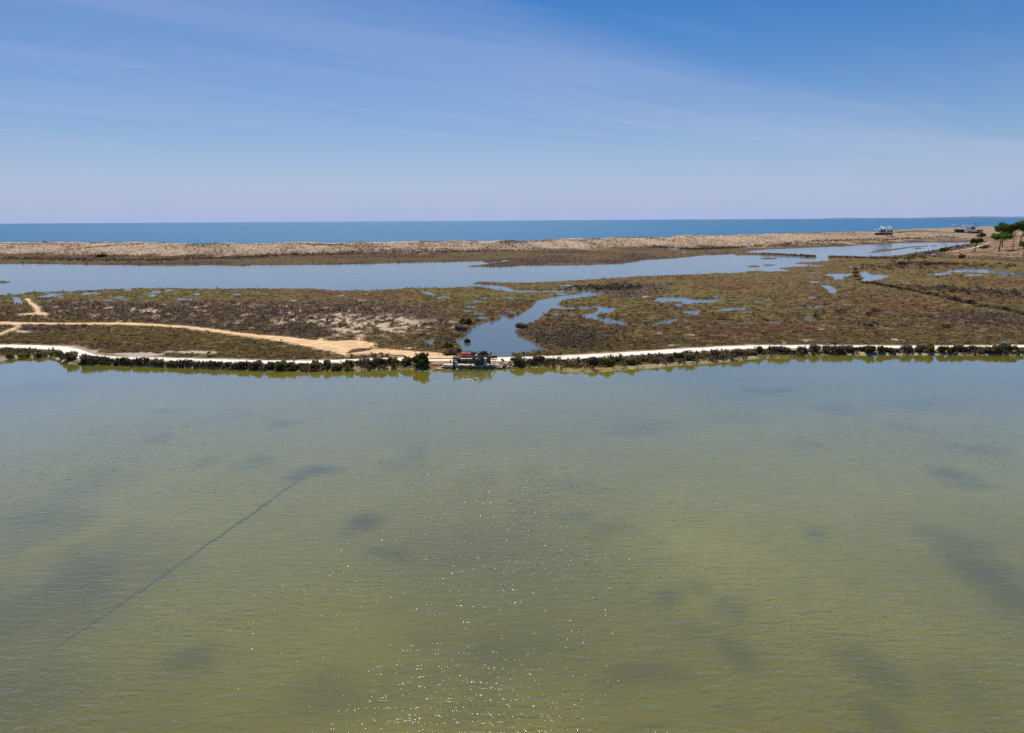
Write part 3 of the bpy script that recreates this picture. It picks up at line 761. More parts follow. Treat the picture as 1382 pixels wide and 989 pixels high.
# dune grass
u = rng.uniform(-150, 1540, 42000); tt = rng.uniform(-.12, 1.02, 42000) 
d = ray(u, np.full_like(u, 330.)); s_ = d[:, 0] / d[:, 1]
Yd = np.interp(s_, S_f, Y_f) * (1 - tt) + np.interp(s_, S_c, Y_c) * tt; Xd = s_ * Yd
keep = rng.uniform(0, 1, len(u)) < .25 + .75 * sstep(.35, .65, fbm(Xd / 25, Yd / 40, 401, 3))
Xd, Yd, tt = Xd[keep], Yd[keep], tt[keep]
zd = terrain(Xd, Yd)
n = len(Xd)
cd = np.array((.165, .125, .075)) * rng.uniform(.55, 1.25, (n, 1)) * rng.uniform(.92, 1.08, (n, 3))
tufts('dune_grass', Xd, Yd, zd, rng.uniform(.4, 1.05, n), rng.uniform(.3, .8, n), cd, 'tufts of dry grass on the sand dunes', 7)
X, Y = spots(5200, 1180, 1540, 318, 352)
z, c, gh = terrain(X, Y, True)
ok = (gh['hill'] > -1) & (rng.uniform(0, 1, len(X)) < sstep(.42, .62, fbm(X / 14, Y / 22, 601, 3)) + .12) & (gh['t'] < .3)
X, Y, z = X[ok], Y[ok], z[ok]; n = len(X)
tufts('slope_plants', X, Y, z, rng.uniform(.5, 1.4, n), rng.uniform(.2, .6, n), np.where(rng.uniform(0, 1, (n, 1)) < .5, (.10, .095, .042), (.13, .10, .065)) * rng.uniform(.6, 1.3, (n, 1)), 'dry low plants scattered on the pine slope', 9)
# low dark bushes in bands behind the dune foot and on the hill edge
def band(c_, pts, n, spread, zoff=.4):
    a = WP(C(c_, pts), zoff)
    k = rng.integers(0, len(a) - 1, n); f = rng.uniform(0, 1, n)
    p = a[k] * (1 - f[:, None]) + a[k + 1] * f[:, None]
    return p + rng.normal(0, 1, (n, 2)) * np.array(spread)
bs = [band(3, [(780, 172), (900, 176), (1000, 182), (1150, 178), (1382, 166)], 420, (5, 5)), band(3, [(950, 182), (1100, 184), (1250, 172)], 200, (4, 3)), band(4, [(0, 166), (200, 155), (400, 145), (600, 138), (800, 130), (1000, 122)], 620, (6, 9)),
      band(4, [(340, 224), (560, 229), (750, 233), (840, 215), (900, 198), (1000, 178), (1080, 165)], 420, (5, 5)), band(4, [(0, 208), (150, 214), (270, 222)], 120, (3, 2)),
      band(4, [(870, 388), (1050, 402), (1200, 412), (1382, 430)], 110, (6, 5)), band(4, [(520, 282), (700, 270), (850, 264), (1000, 262), (1382, 275)], 210, (6, 14)),
      band(1, [(0, 232), (200, 236), (450, 240), (700, 244), (1000, 238), (1382, 225)], 520, (7, 9)), band(2, [(0, 222), (300, 214), (600, 205), (1000, 200), (1382, 190)], 420, (7, 9)),
      band(4, [(870, 260), (1000, 262)], 60, (4, 3)), band(3, [(430, 392), (520, 386), (600, 392), (700, 380)], 180, (4, 4)), band(4, [(300, 560), (520, 520), (560, 505)], 14, (5, 3)), band(4, [(560, 582), (740, 590), (900, 600)], 14, (4, 2))]
p = np.vstack(bs); zz = terrain(p[:, 0], p[:, 1]); k = zz > .08
p, zz = p[k], zz[k]; n = len(p)
tufts('bush_bands', p[:, 0], p[:, 1], zz, rng.uniform(.6, 1.4, n), rng.uniform(.45, 1.2, n), np.array((.105, .084, .064)) * rng.uniform(.6, 1.4, (n, 1)) * rng.uniform(.9, 1.1, (n, 3)), 'dark low bushes in strips along the far marsh edges', 14)
# shore plants on the dyke slope and spit
q = np.vstack([band(3, [(700, 792), (850, 788), (1000, 780), (1200, 768), (1300, 758)], 260, (1.2, .8), .3), band(3, [(300, 812), (420, 815), (560, 806), (700, 795)], 240, (1.2, 1.2), .2), band(1, [(-100, 740), (0, 742), (120, 738), (220, 742), (310, 738), (350, 770)], 420, (1.5, 1.6), .4),
               band(1, [(0, 725), (200, 722), (340, 735), (400, 760)], 200, (2, 1), .6), band(1, [(420, 785), (700, 790), (1000, 800), (1382, 812)], 900, (1.0, .9), .4), band(2, [(0, 812), (400, 818), (780, 808)], 600, (1.0, .9), .4), band(4, [(0, 738), (400, 738), (900, 738), (1382, 735)], 800, (1.0, .8), .4), band(3, [(30, 795), (250, 790), (500, 778), (800, 760), (1100, 742), (1382, 728)], 900, (1.0, 1.0), .4),
               band(2, [(520, 768), (600, 752), (700, 745), (820, 755)], 170, (1.5, 1.0), .9), band(3, [(100, 600), (180, 650), (300, 660), (420, 680), (560, 670)], 420, (4, 5), .4), band(3, [(40, 745), (120, 742), (220, 735)], 90, (1.5, 1.2), .8),
               band(2, [(960, 690), (1000, 660), (1080, 640), (1130, 590)], 260, (2.5, 4), .5)])
zz = terrain(q[:, 0], q[:, 1]); k = (zz > .06) & (rng.uniform(0, 1, len(zz)) < .42) & (line_dist(q[:, 0], q[:, 1], ROAD, 9) > 2.0)
q, zz = q[k], zz[k]; n = len(q)
mixc = np.where(rng.uniform(0, 1, (n, 1)) < .5, np.array((.10, .095, .034)), np.array((.115, .086, .056)))
tufts('shore_plants', q[:, 0], q[:, 1], zz, rng.uniform(.22, .6, n), rng.uniform(.2, .75, n), mixc * rng.uniform(.75, 1.8, (n, 1)), 'small green and brown plants along banks and road edges', 14)

# ------------------------------------------------------------------ shrubs
def leaves(n, lumps, size, seed):
    """n small leaf cards spread over and inside ellipsoid lumps [(x,y,z,rx,ry,rz)]"""
    g = np.random.default_rng(seed)
    L = np.array(lumps)
    wgt = (L[:, 3] * L[:, 4] + L[:, 4] * L[:, 5]); k = g.choice(len(L), n, p=wgt / wgt.sum())
    d = g.normal(0, 1, (n, 3)); d /= np.linalg.norm(d, axis=1)[:, None]
    r = g.uniform(.55, 1.06, n) ** .6
    c = L[k, :3] + d * L[k, 3:] * r[:, None]
    a = g.normal(0, 1, (n, 3)); a /= np.linalg.norm(a, axis=1)[:, None]
    b = np.cross(a, d + g.normal(0, .5, (n, 3))); b /= np.linalg.norm(b, axis=1)[:, None] + 1e-9
    s = g.uniform(.6, 1.4, n)[:, None] * size
    V = np.stack([c - a * s, c + b * s * .6, c + a * s, c - b * s * .6], 1).reshape(-1, 3)
    ok_ = np.repeat((V.reshape(n, 4, 3)[:, :, 2].min(1) > 0.0), 4)
    V = V[ok_]
    return V, np.arange(len(V)).reshape(-1, 4)
def core(lumps, k=.72):
    V, Fc = [], []
    for x, y, z, a, b, c in lumps:
        o = len(V)
        n, mm = 7, 4
        for i in range(mm + 1):
            ph = -math.pi / 2 + math.pi * i / mm
            for j in range(n):
                t = 2 * math.pi * j / n
                V.append((x + a * k * math.cos(ph) * math.cos(t), y + b * k * math.cos(ph) * math.sin(t), max(.02, z + c * k * math.sin(ph))))
        for i in range(mm):
            for j in range(n):
                Fc.append((o + i * n + j, o + i * n + (j + 1) % n, o + (i + 1) * n + (j + 1) % n, o + (i + 1) * n + j))
    return np.array(V), np.array(Fc)
def shrub_mesh(name, seed, n=1500, size=.075, flat=.85):
    """ragged bush: several unequal lobes, some thrown out low, a few shoots above the top"""
    g = random.Random(seed)
    lumps = [(g.uniform(-.15, .15), 0, .40, .52, .5, .40 * flat)]
    for i in range(9):
        a = g.uniform(0, 6.28); r = g.uniform(.25, .82)
        s = g.uniform(.16, .38) * (1.15 - .35 * r)
        lumps.append((math.cos(a) * r, math.sin(a) * r, max(s * .7, g.uniform(.15, .85) * flat * (1.1 - .55 * r)), s, s, s * g.uniform(.7, 1.0)))
    shoots = [(g.uniform(-.6, .6), g.uniform(-.4, .4), g.uniform(.55, .85) * flat, .10, .10, .16) for _ in range(7)]
    V1, F1 = leaves(n, lumps + shoots, size, seed); V2, F2 = core(lumps, .66)
    return np_mesh(name, np.vstack([V1, V2]), np.vstack([F1, F2 + len(V1)]))
def stem_mesh(seed):
    g = random.Random(seed); mb = MB()
    for i in range(4):
        a = g.uniform(0, 6.28); 
        mb.tube([(0.05 * math.cos(a), .05 * math.sin(a), -.06), (.15 * math.cos(a), .15 * math.sin(a), .25), (.34 * math.cos(a), .34 * math.sin(a), .6)], [.04, .03, .012], 5)
    return mb.mesh('stem')
SHR = {}
for kind, mt in (('dark', 'leaf_dark'), ('green', 'leaf_green'), ('olive', 'leaf_olive'), ('dry', 'leaf_dry')):
    SHR[kind] = []
    for i in range(6):
        m_ = shrub_mesh('foliage_' + kind, 50 + i + 10 * len(SHR)); m_.materials.append(M[mt]); SHR[kind].append(m_)
STEMS = [stem_mesh(i) for i in range(6)]
for s_ in STEMS: s_.materials.append(M['bark'])
def shrub(x, y, z, w, h, kind, label, group, name='shrub', cat='shrub', parts=True):
    k = random.randrange(6)
    if parts:
        o = empty(name, (x, y, z - .03), random.choice((0, math.pi)) + random.uniform(-.5, .5), (w / 2 * random.uniform(1.0, 1.25), w / 2 * random.uniform(.7, .95), h))
        link('foliage', SHR[kind][k], o); link('stem', STEMS[k], o)
    else:
        o = link(name, SHR[kind][k]); o.location = (x, y, z - .05); o.rotation_euler = (0, 0, random.uniform(0, 6.28)); o.scale = (w / 2, w / 2, h)
    return props(o, label, cat, group)
ONES = ['', 'first', 'second', 'third', 'fourth', 'fifth', 'sixth', 'seventh', 'eighth', 'ninth', 'tenth', 'eleventh', 'twelfth', 'thirteenth', 'fourteenth', 'fifteenth', 'sixteenth', 'seventeenth', 'eighteenth', 'nineteenth']
TENS = {2: ('twentieth', 'twenty'), 3: ('thirtieth', 'thirty'), 4: ('fortieth', 'forty'), 5: ('fiftieth', 'fifty'), 6: ('sixtieth', 'sixty'), 7: ('seventieth', 'seventy'), 8: ('eightieth', 'eighty')}
def nth(i):
    if i < 20: return ONES[i]
    return TENS[i // 10][0] if i % 10 == 0 else TENS[i // 10][1] + '-' + ONES[i % 10]
def bank_spot(u, frac):
    """a point on the lake side of the dyke between shore (0) and road (1) in photo column u"""
    sh = np.interp(u, [p[0] for p in SHORE_PX], [p[1] for p in SHORE_PX]); rd = np.interp(u, [p[0] for p in ROAD_PX], [p[1] for p in ROAD_PX])
    a = gp(u, sh, 0.0); b = gp(u, rd, DY)
    L_ = math.hypot(*(b - a)); top = max(L_ - 2.0, .8)
    return a + (b - a) / L_ * top * frac
LEFT = [(1, a, b) for a, b in ((355, 420), (440, 500), (490, 530), (535, 570), (570, 602), (610, 642), (650, 685), (690, 712), (725, 765), (765, 800), (805, 850), (840, 880), (885, 922), (915, 955), (960, 992), (990, 1030), (1030, 1070), (1075, 1112), (1115, 1160), (1158, 1190), (1200, 1235), (1235, 1268), (1270, 1330), (1335, 1375))] + \
       [(2, a, b) for a, b in ((5, 52), (75, 130), (120, 176), (180, 225), (228, 262), (262, 305), (310, 370), (380, 430), (425, 472), (488, 550), (565, 632), (632, 682), (650, 720), (718, 782), (795, 870), (865, 950))]
RIGHT_ = [(3, a, b) for a, b in ((45, 112), (125, 168), (165, 222), (225, 280), (300, 338), (345, 362), (360, 398), (430, 500), (500, 576), (585, 642), (640, 700), (700, 752), (755, 792), (785, 828), (850, 902), (905, 960), (965, 1020), (1025, 1062), (1060, 1100), (1095, 1150), (1160, 1205), (1205, 1260), (1262, 1302), (1302, 1345), (1340, 1385))] + \
         [(4, a, b) for a, b in ((15, 75), (70, 130), (140, 168), (175, 222), (240, 302), (310, 370), (365, 420), (415, 466), (470, 500), (498, 532), (538, 590), (600, 642), (640, 682), (690, 722), (730, 786), (800, 852), (850, 906), (920, 962), (960, 1002), (1006, 1060), (1065, 1112), (1120, 1162), (1170, 1212), (1220, 1260), (1256, 1332), (1340, 1382))]
GREENS = {2: .5, 1: .25, 3: .4, 4: .35}
for side, L in (('left', LEFT[::-1]), ('right', RIGHT_)):
    for i, (c_, a, b) in enumerate(L):
        u = CROPX[c_] + (a + b) / 2 / 3.949
        wpx = (b - a) / 3.949
        big = random.uniform(.85, 1.25)
        fr = random.uniform(.22, .5)
        P = bank_spot(u, fr); zz = float(terrain([P[0]], [P[1]])[0])
        dist = math.hypot(P[0], P[1])
        w = wpx * dist / F * 1.38; h = min(1.7, max(.65, .54 * w * big))
        if (c_, a) == (2, 865): h = 2.6
        kind = random.choices(('dark', 'olive', 'green'), (.62, .2, .18))[0]
        word = {'dark': 'dark brown', 'olive': 'olive brown', 'green': 'dark green'}[kind]
        size = 'wide' if w > 1.9 else ('small' if w < 1.3 else 'rounded')
        shrub(P[0], P[1], max(zz, .05), w, h, kind, f'{size} {word} shrub on the lake bank, {nth(i + 1)} to the {side} of the sluice', 'shrubs along the lake bank')
# a few low green shrubs by the left corner of the lake
for i, (a, b, y_) in enumerate(((300, 345, 742), (255, 300, 738), (180, 235, 745), (90, 150, 745), (20, 80, 748), (325, 362, 758))):
    P = gp(CROPX[1] + (a + b) / 2 / 3.949, 290 + y_ / 3.949, .5); zz = float(terrain([P[0]], [P[1]])[0])
    shrub(P[0], P[1], max(zz, .05), 2.0, .9, 'green', f'low green shrub in the left corner of the lake, {nth(i + 1)} from the bend', 'low green shrubs in the lake corner')
# curving hedge line across the right marsh
hl = [(484, 292), (482, 310), (486, 330), (500, 345), (525, 360), (545, 362), (575, 366), (600, 371), (625, 374), (650, 380), (675, 384), (700, 389), (722, 393), (748, 396), (770, 399), (795, 404), (820, 408), (845, 414), (870, 420), (893, 424), (915, 430), (938, 436), (960, 440), (985, 447),
      (1008, 452), (1030, 458), (1052, 463), (1076, 468), (1098, 473), (1122, 478), (1145, 484), (1188, 490), (1216, 493), (1238, 496), (1262, 501), (1286, 506), (1310, 511), (1334, 517), (1356, 522), (1380, 530)]
for i, (x, y) in enumerate(hl):
    P = gp(1032 + x / 3.949, 290 + (y + random.uniform(-2, 2)) / 3.949, .4); zz = float(terrain([P[0]], [P[1]])[0])
    shrub(P[0], P[1], max(zz, .1), random.uniform(2.2, 3.0) * (1.25 if i < 5 else 1), random.uniform(1.0, 1.6), random.choice(('dark', 'dark', 'olive')), f'low dark shrub in the curving hedge of the right marsh, {nth(i + 1)} from its far end', 'shrubs of the curving marsh hedge', parts=False)
# shrubs round the creek and near the sluice
for u, v, w, h, kind, lab in ((612, 479.5, 2.6, 1.7, 'dark', 'large dark bush beside the creek mouth left of the red barriers'), (603, 480, 2.4, 1.2, 'olive', 'olive bush at the foot of the large dark creek bush'), (606, 470, 3.2, 1.6, 'olive', 'yellowish bush on the left bank of the creek above the dark one'),
                              (618, 476, 1.8, 1.3, 'dark', 'small dark bush at the creek edge beside the pool inlet'), (631, 462, 1.5, 1.2, 'green', 'lone green bush standing in the creek water'),
                              (640, 483, 1.7, 1.5, 'dark', 'dark bush behind the black pipes of the sluice'), (651.5, 483.0, 2.0, 1.75, 'dry', 'round reddish dry bush behind the sluice pump'), (657, 484, 1.0, 1.2, 'dry', 'small dry reddish bush right of the round one'),
                              (705, 443, 3.4, 1.6, 'dark', 'dark bush on the tip of the right creek bank'), (628, 437, 3.8, 1.7, 'olive', 'olive bush on the left creek bank opposite the bend'), (622, 446, 3.6, 1.7, 'dark', 'dark bush on the left creek bank below the olive one'),
                              (136, 336.5, 7.5, 3.2, 'green', 'lone green bush on the sand of the far dune'), (399, 343.5, 6.5, 2.6, 'dark', 'lone dark bush at the foot of the far dune'), (60, 333, 6, 2.2, 'dark', 'dark bush high on the far dune at left'), (22, 333.5, 6, 2.0, 'dark', 'leftmost dark bush on the far dune'),
                              (1298, 348.5, 4.0, 3.4, 'green', 'round green bush in front of the boardwalk'), (1327, 335.5, 7, 2.4, 'green', 'spreading low green bush between the small pine and the slope'), (1332, 333.5, 6, 2.2, 'olive', 'low olive bush on the slope beside the bright pine'),
                              (1341, 321, 6, 3.2, 'green', 'green bush behind the crown of the bright pine'), (1381, 333, 6, 5.0, 'olive', 'tall olive bush at the right edge under the pines'), (1275, 442.5, 3.0, 1.2, 'dark', 'lone dark bush in the open right marsh'),
                              (1217, 357, 5, 2.2, 'dark', 'dark bush by the marsh near the right lagoon arm'), (1250, 357.5, 5, 2.4, 'dark', 'dark bush in the right marsh nearest the boardwalk end'), (977, 317.5, 6, 1.6, 'green', 'green bush on the dune beyond the lagoon bend')):
    zz = .3
    for _ in range(4):
        P = gp(u, v, zz); zz = max(float(terrain([P[0]], [P[1]])[0]), 0.0)
    if 'lone green bush standing' in lab: zz = -.1
    shrub(P[0], P[1], zz, w, h, kind, lab, None, name='bush', cat='bush')

# ------------------------------------------------------------------ pines
def pine(u, v, top_v, crown_w_px, crown_h_px, lean, mat, label, bottom_px=None, trunks=1, seed=0, small=False):
    zz = 2.0
    for _ in range(5):
        P = gp(u, v, zz); zz = float(terrain([P[0]], [P[1]])[0])
    D = math.hypot(P[0], P[1]); mpp = math.hypot(D, CAM_Z) / F
    hgt = (v - top_v) * mpp; cw_ = crown_w_px * mpp / 2; ch = crown_h_px * mpp
    t = empty('pine_tree', (P[0], P[1], zz - .05))
    g = random.Random(seed); mb = MB()
    base = hgt - ch
    r0 = .42 if not small else .24
    for k in range(trunks):
        dx = (k - (trunks - 1) / 2) * 1.1
        top = Vector((lean * cw_ + dx * .3, 0, base + ch * .35))
        mb.tube([(dx, 0, 0), (dx * .9 + lean * cw_ * .35 + .1, .1, base * .5), (top.x * .8 + dx * .1, 0, base), top], [r0, r0 * .8, r0 * .65, r0 * .3], 8)
    for i in range(6):
        a = g.uniform(0, 6.28); z0 = base * g.uniform(.8, 1.0)
        mb.tube([(lean * cw_ * .8, 0, z0), (lean * cw_ + cw_ * .35 * math.cos(a), cw_ * .35 * math.sin(a), z0 + ch * .25), (lean * cw_ + cw_ * .7 * math.cos(a), cw_ * .7 * math.sin(a), base + ch * .5)], [r0 * .4, r0 * .28, .04], 5)
    mb.build('trunk', M['bark'], t, smooth=True)
    lumps = [(lean * cw_, 0, base + ch * .55, cw_ * .62, cw_ * .62, ch * .38)]
    for i in range(16):
        a = g.uniform(0, 6.28); r = cw_ * math.sqrt(g.uniform(.12, .75)); s = cw_ * g.uniform(.26, .42)
        top_z = base + ch * (.35 + .45 * (1 - (r / cw_) ** 2)) + g.uniform(-.12, .12) * ch
        lumps.append((lean * cw_ + math.cos(a) * r, math.sin(a) * r, top_z, s, s, min(s * .8, ch * .36)))
    V1, F1 = leaves(4200 if not small else 2000, lumps, .24, seed + 3); V2, F2 = core(lumps, .72)
    link('crown', np_mesh('crown', np.vstack([V1, V2]), np.vstack([F1, F2 + len(V1)])), t, M[mat])
    return props(t, label, 'pine tree', 'pines on the sandy slope')
pine(1347.9, 340.5, 320.3, 21, 9, .05, 'pine', 'bright green umbrella pine with broad flat crown and thick bare trunk', seed=1)
pine(1314.8, 339.6, 324.5, 12, 7.5, .25, 'pine', 'small pine with two thin trunks left of the bright umbrella pine', trunks=2, seed=2, small=True)
pine(1352, 333.5, 306.8, 18, 14, 0, 'pine_dark', 'large dark pine with deep crown right behind the bright umbrella pine', seed=3)
pine(1366.3, 339.3, 309.5, 15, 12, .1, 'pine_dark', 'tall pine with very thin leaning trunk, second crown from the right edge', seed=4, small=True)
pine(1375, 332.5, 304.3, 24, 15, .25, 'pine_dark', 'tallest pine, its wide dark crown running out at the right edge', seed=5)
pine(1385, 338, 308, 22, 14, .1, 'pine_dark', 'dark pine cut off by the right edge behind the olive bush', seed=9)
pine(1380.5, 347, 329, 9, 7, .2, 'pine_dark', 'small thin pine beside the boardwalk at the right edge', seed=10, small=True)
pine(1324, 326, 314.5, 9, 9, 0, 'pine_dark', 'short dark pine standing beyond the small two-trunked pine', seed=6, small=True)
pine(1274, 343, 335.8, 9.5, 4.5, 0, 'pine', 'little round-topped pine by the near end of the boardwalk', seed=7, small=True)
pine(1358, 326, 312.5, 12, 9, 0, 'pine_dark', 'hidden dark pine between the two large dark crowns', seed=8, small=True)

# ------------------------------------------------------------------ boardwalks
def railing_walk(pts_px, zdeck, rail_h, step, width, name, label, mat):
    pts = []
    for u, v in pts_px:
        zz = 1.5
        for _ in range(5):
            P = gp(u, v, zz); zz = float(terrain([P[0]], [P[1]])[0])
        pts.append(Vector((P[0], P[1], max(zz, .3))))
    o0 = pts[0].copy()
    root = empty(name, o0)
    dk = MB(); rl = MB()
    post = MB().box(-.07, .07, -.07, .07, -.3, 1).mesh('post'); post.materials.append(mat)
    acc = []
    for a, b in zip(pts[:-1], pts[1:]):
        n = max(1, int((b - a).length / step))
        acc += [a.lerp(b, i / n) for i in range(n)]
    acc.append(pts[-1])
    prev = None
    for i, p in enumerate(acc):
        t = (acc[min(i + 1, len(acc) - 1)] - acc[max(0, i - 1)]); t.z = 0; t.normalize()
        nn = Vector((-t.y, t.x, 0)) * width / 2
        cur = (p + nn - o0, p - nn - o0)
        for q in cur:
            if i % 1 == 0:
                po = link('post', post, root); po.location = q; po.scale = (1, 1, zdeck + rail_h)
        if prev:
            up = Vector((0, 0, zdeck)); th = Vector((0, 0, .1))
            dk.hexa([prev[0] + up - th, prev[1] + up - th, cur[1] + up - th, cur[0] + up - th, prev[0] + up, prev[1] + up, cur[1] + up, cur[0] + up])
            for k in (0, 1):
                for hh in (rail_h, rail_h * .5):
                    rl.tube([prev[k] + up + Vector((0, 0, hh)), cur[k] + up + Vector((0, 0, hh))], .06, 4)
        prev = cur
    dk.build('deck', mat, root); rl.build('rail', mat, root)
    return props(root, label, 'boardwalk')
railing_walk([(1259, 346), (1290, 347.2), (1330, 348.5), (1382, 352), (1450, 356)], .6, 1.05, 2.0, 2.2, 'boardwalk', 'raised wooden boardwalk with railings at the foot of the pine slope', M['wood'])
railing_walk([(1206, 313.5), (1240, 314.2), (1270, 315.5), (1310, 317)], .7, 1.1, 3.6, 2.4, 'boardwalk', 'dark boardwalk with railings across the dune between the two white beach houses', M['wood_dark'])
# pale footpath climbing the slope
pp = [(1261, 341.5), (1285, 340), (1310, 335.5), (1330, 329.5), (1337, 326)]
bm = bmesh.new(); prev = None
for u, v in pp:
    zz = 2.0
    for _ in range(5):
        P = gp(u, v, zz); zz = float(terrain([P[0]], [P[1]])[0])
    cur = [bm.verts.new((P[0] + d_, P[1] + e_, float(terrain([P[0] + d_], [P[1] + e_])[0]) + .12)) for d_, e_ in ((-.9, .7), (.9, -.7))]
    if prev: bm.faces.new((prev[0], prev[1], cur[1], cur[0]))
    prev = cur
bmesh.ops.subdivide_edges(bm, edges=bm.edges, cuts=3)
for f in bm.faces:
    if f.normal.z < 0: f.normal_flip()
me = bpy.data.meshes.new('slope_path'); bm.to_mesh(me); bm.free()
props(link('slope_path', me, None, M['mud']), 'pale footpath climbing the pine slope', kind='structure')

# ------------------------------------------------------------------ beach houses
def at_ground(u, v, z0=3.0):
    zz = z0
    for _ in range(6):
        P = gp(u, v, zz); zz = float(terrain([P[0]], [P[1]])[0])
    return P[0], P[1], zz, math.hypot(P[0], P[1]) / F
x, y, zz, mpp = at_ground(1192, 317)
rz = math.atan2(-x, y) * .6
b = empty('beach_restaurant', (x, y, zz - .1), rz)
k = mpp
def bxm(x0, x1, y0, y1, z0, z1): return MB().box(x0 * k, x1 * k, y0, y1, z0 * k, z1 * k)
bxm(-8, 10, 0, 9, 1.0, 3.4).build('wall', M['dark'], b)                      # dark box, shade under the floor put into its colour
for i in range(8): bxm(-8 + i * 2.5, -7.6 + i * 2.5, -.6, -.2, 0, 3.4).build('pile', M['wood_dark'], b)
bxm(-9, 10.6, -1, 10, 3.4, 3.9).build('floor_slab', M['white'], b)
w_ = bxm(2.4, 10.4, .5, 9, 3.9, 7.4).build('wall', M['white'], b)
bxm(4.2, 6.0, .4, .6, 4.6, 6.4).build('window', M['glass'], w_); bxm(7.4, 9.4, .4, .6, 4.6, 6.4).build('window', M['glass'], w_)
bxm(-3.4, 2.4, 3, 9, 3.9, 7.2).build('wall', M['glass'], b)  # dark block in the open terrace, its shade put into the colour
for xx in (-3.4, -.6, 1.8): bxm(xx, xx + .6, .5, 1.0, 3.9, 7.2).build('column', M['white'], b)
bxm(-3.8, 10.6, 0, 9.4, 7.41, 8.0).build('roof', M['white'], b)
bxm(1, 4, 2, 6, 8.0, 10.0).build('roof_room', M['white'], b)
bxm(-9.6, -4.0, 1, 7, 7.2, 7.7).build('canopy', M['white'], b)
for xx in (-9.2, -4.6): bxm(xx, xx + .25, 1.2, 1.5, 3.9, 7.2).build('canopy_post', M['white'], b)
for xx in (-2.4, -.4, 5.6, 8.2):
    ps = MB().tube([(xx * k, 4, 8.0 * k), (xx * k, 4, 10.3 * k)], .06, 5).build('parasol_pole', M['white'], b)
    MB().tube([(xx * k, 4, 9.9 * k), (xx * k, 4, 11.0 * k)], [1.3, .05], 8).build('parasol_shade', M['white'], ps)
props(b, 'white two-storey beach restaurant on dark piles, left of the two on the dune', 'beach restaurant')
x, y, zz, mpp = at_ground(1310, 311.6)
b = empty('beach_restaurant', (x, y, zz - .1), math.atan2(-x, y) * .6)
k = mpp
bxm(-14, -5.6, 2, 11, 0, 3.6).build('wall', M['roofdark'], b)
bxm(-14.6, -5.4, 1, 12, 3.61, 4.5).build('roof', M['roofdark'], b)
w_ = bxm(-6, 1.0, 0, 9, 0, 4.6).build('wall', M['white'], b)
bxm(-2.2, .6, -.2, .05, .2, 2.4).build('window', M['glass'], w_)
bxm(1.0, 6.2, .6, 10, 0, 2.0).build('undercroft', M['glass'], b)
bxm(.9, 6.6, 0, 10, 2.01, 4.4).build('wall', M['white'], b)
bxm(-4, .6, 2, 8, 4.6, 8.2).build('wall', M['white'], b)
bxm(-7, 2.6, 1, 9, 8.21, 8.9).build('roof', M['white'], b)
bxm(.8, 4.8, 3, 8, 4.41, 6.6).build('roof_room', M['roofdark'], b)
bxm(6.4, 12, 2, 10, 0, 3.2).build('wall', M['roofdark'], b)
bxm(6.2, 12.6, 1, 11, 3.21, 3.9).build('roof', M['roofdark'], b)
bxm(9, 10.6, -.3, -.1, .6, 2.4).build('sign_panel', M['white'], b)
MB().tube([(4.2 * k, 5, 6.6 * k), (4.2 * k, 5, 11 * k)], .12, 5).build('flag_pole', M['dark'], b)
MB().box(4.3 * k, 6 * k, 4.95, 5.05, 9.9 * k, 11 * k).build('flag', M['dark'], b)
props(b, 'white beach restaurant with dark thatched wings, right of the two on the dune', 'beach restaurant')
x, y, zz, mpp = at_ground(1289.5, 309)
b = empty('beach_awning', (x, y, zz)); k = mpp
bxm(-2.6, 2.6, 0, 4, 2.9, 3.7).build('canopy', M['white'], b)
for xx in (-2.4, 2.1): bxm(xx, xx + .3, .2, .5, -.5, 2.9).build('canopy_post', M['white'], b)
props(b, 'small white beach awning left of the thatched restaurant', 'awning')
# white box at the boardwalk end
x, y, zz, mpp = at_ground(1260.5, 346)
b = empty('white_kiosk', (x, y, zz - .05)); 
MB().box(-1.6, 1.6, -.8, .8, 0, 1.1).build('wall', M['white'], b, bevel=.05)
MB().box(-1.8, 1.8, -1, 1, 1.1, 1.25).build('lid', M['white'], b)
props(b, 'low white box at the near end of the wooden boardwalk', 'box')

# ------------------------------------------------------------------ sluice at the dyke
O = gp(636, 497.6, 0.0)
S = 1 / 7.75
wall_t = empty('retaining_wall', (O[0], O[1], 0))
stone_m = [MB().box(-.5, .5, -.5, .5, -.5, .5, j=.09).mesh('stone', bevel=.05) for _ in range(4)]
for m_ in stone_m: m_.materials.append(M['stone'])
for row in range(3):
    xx = -4.7 + .2 * row
    while xx < 5.3:
        w_ = random.uniform(.45, .95)
        s_ = link('stone', random.choice(stone_m), wall_t)
        s_.location = (xx + w_ / 2, .45 + random.uniform(-.08, .08), -.30 + row * .28 + random.uniform(-.02, .02))
        s_.scale = (w_ * .98, .8, .34)
        if xx > 3.0: s_.location.z -= .1 + .06 * (xx - 3); s_.location.y += random.uniform(-.25, .25); s_.rotation_euler = (random.uniform(-.08, .08), random.uniform(-.05, .05), random.uniform(-.06, .06))
        xx += w_
slab_m = [MB().box(-.5, .5, -.5, .5, -.5, .5, j=.05).mesh('capping_slab', bevel=.03) for _ in range(3)]
for m_ in slab_m: m_.materials.append(M['concrete'])
xx = -4.9
while xx < 3.2:
    w_ = random.uniform(.8, 1.6)
    s_ = link('capping_slab', random.choice(slab_m), wall_t)
    s_.location = (xx + w_ / 2, .75, .56 + random.uniform(-.06, .06)); s_.scale = (w_ * .97, 1.5, .2); s_.rotation_euler = (random.uniform(-.03, .03), random.uniform(-.03, .03), random.uniform(-.04, .04))
    xx += w_
MB().box(-6.3, -4.6, -.35, .3, -.1, .16, j=.06).build('ramp_slab', M['concrete'], wall_t, bevel=.03)
MB().box(-5.2, -3.2, -.15, .55, .30, .46, j=.05).build('ledge', M['concrete'], wall_t, bevel=.03)
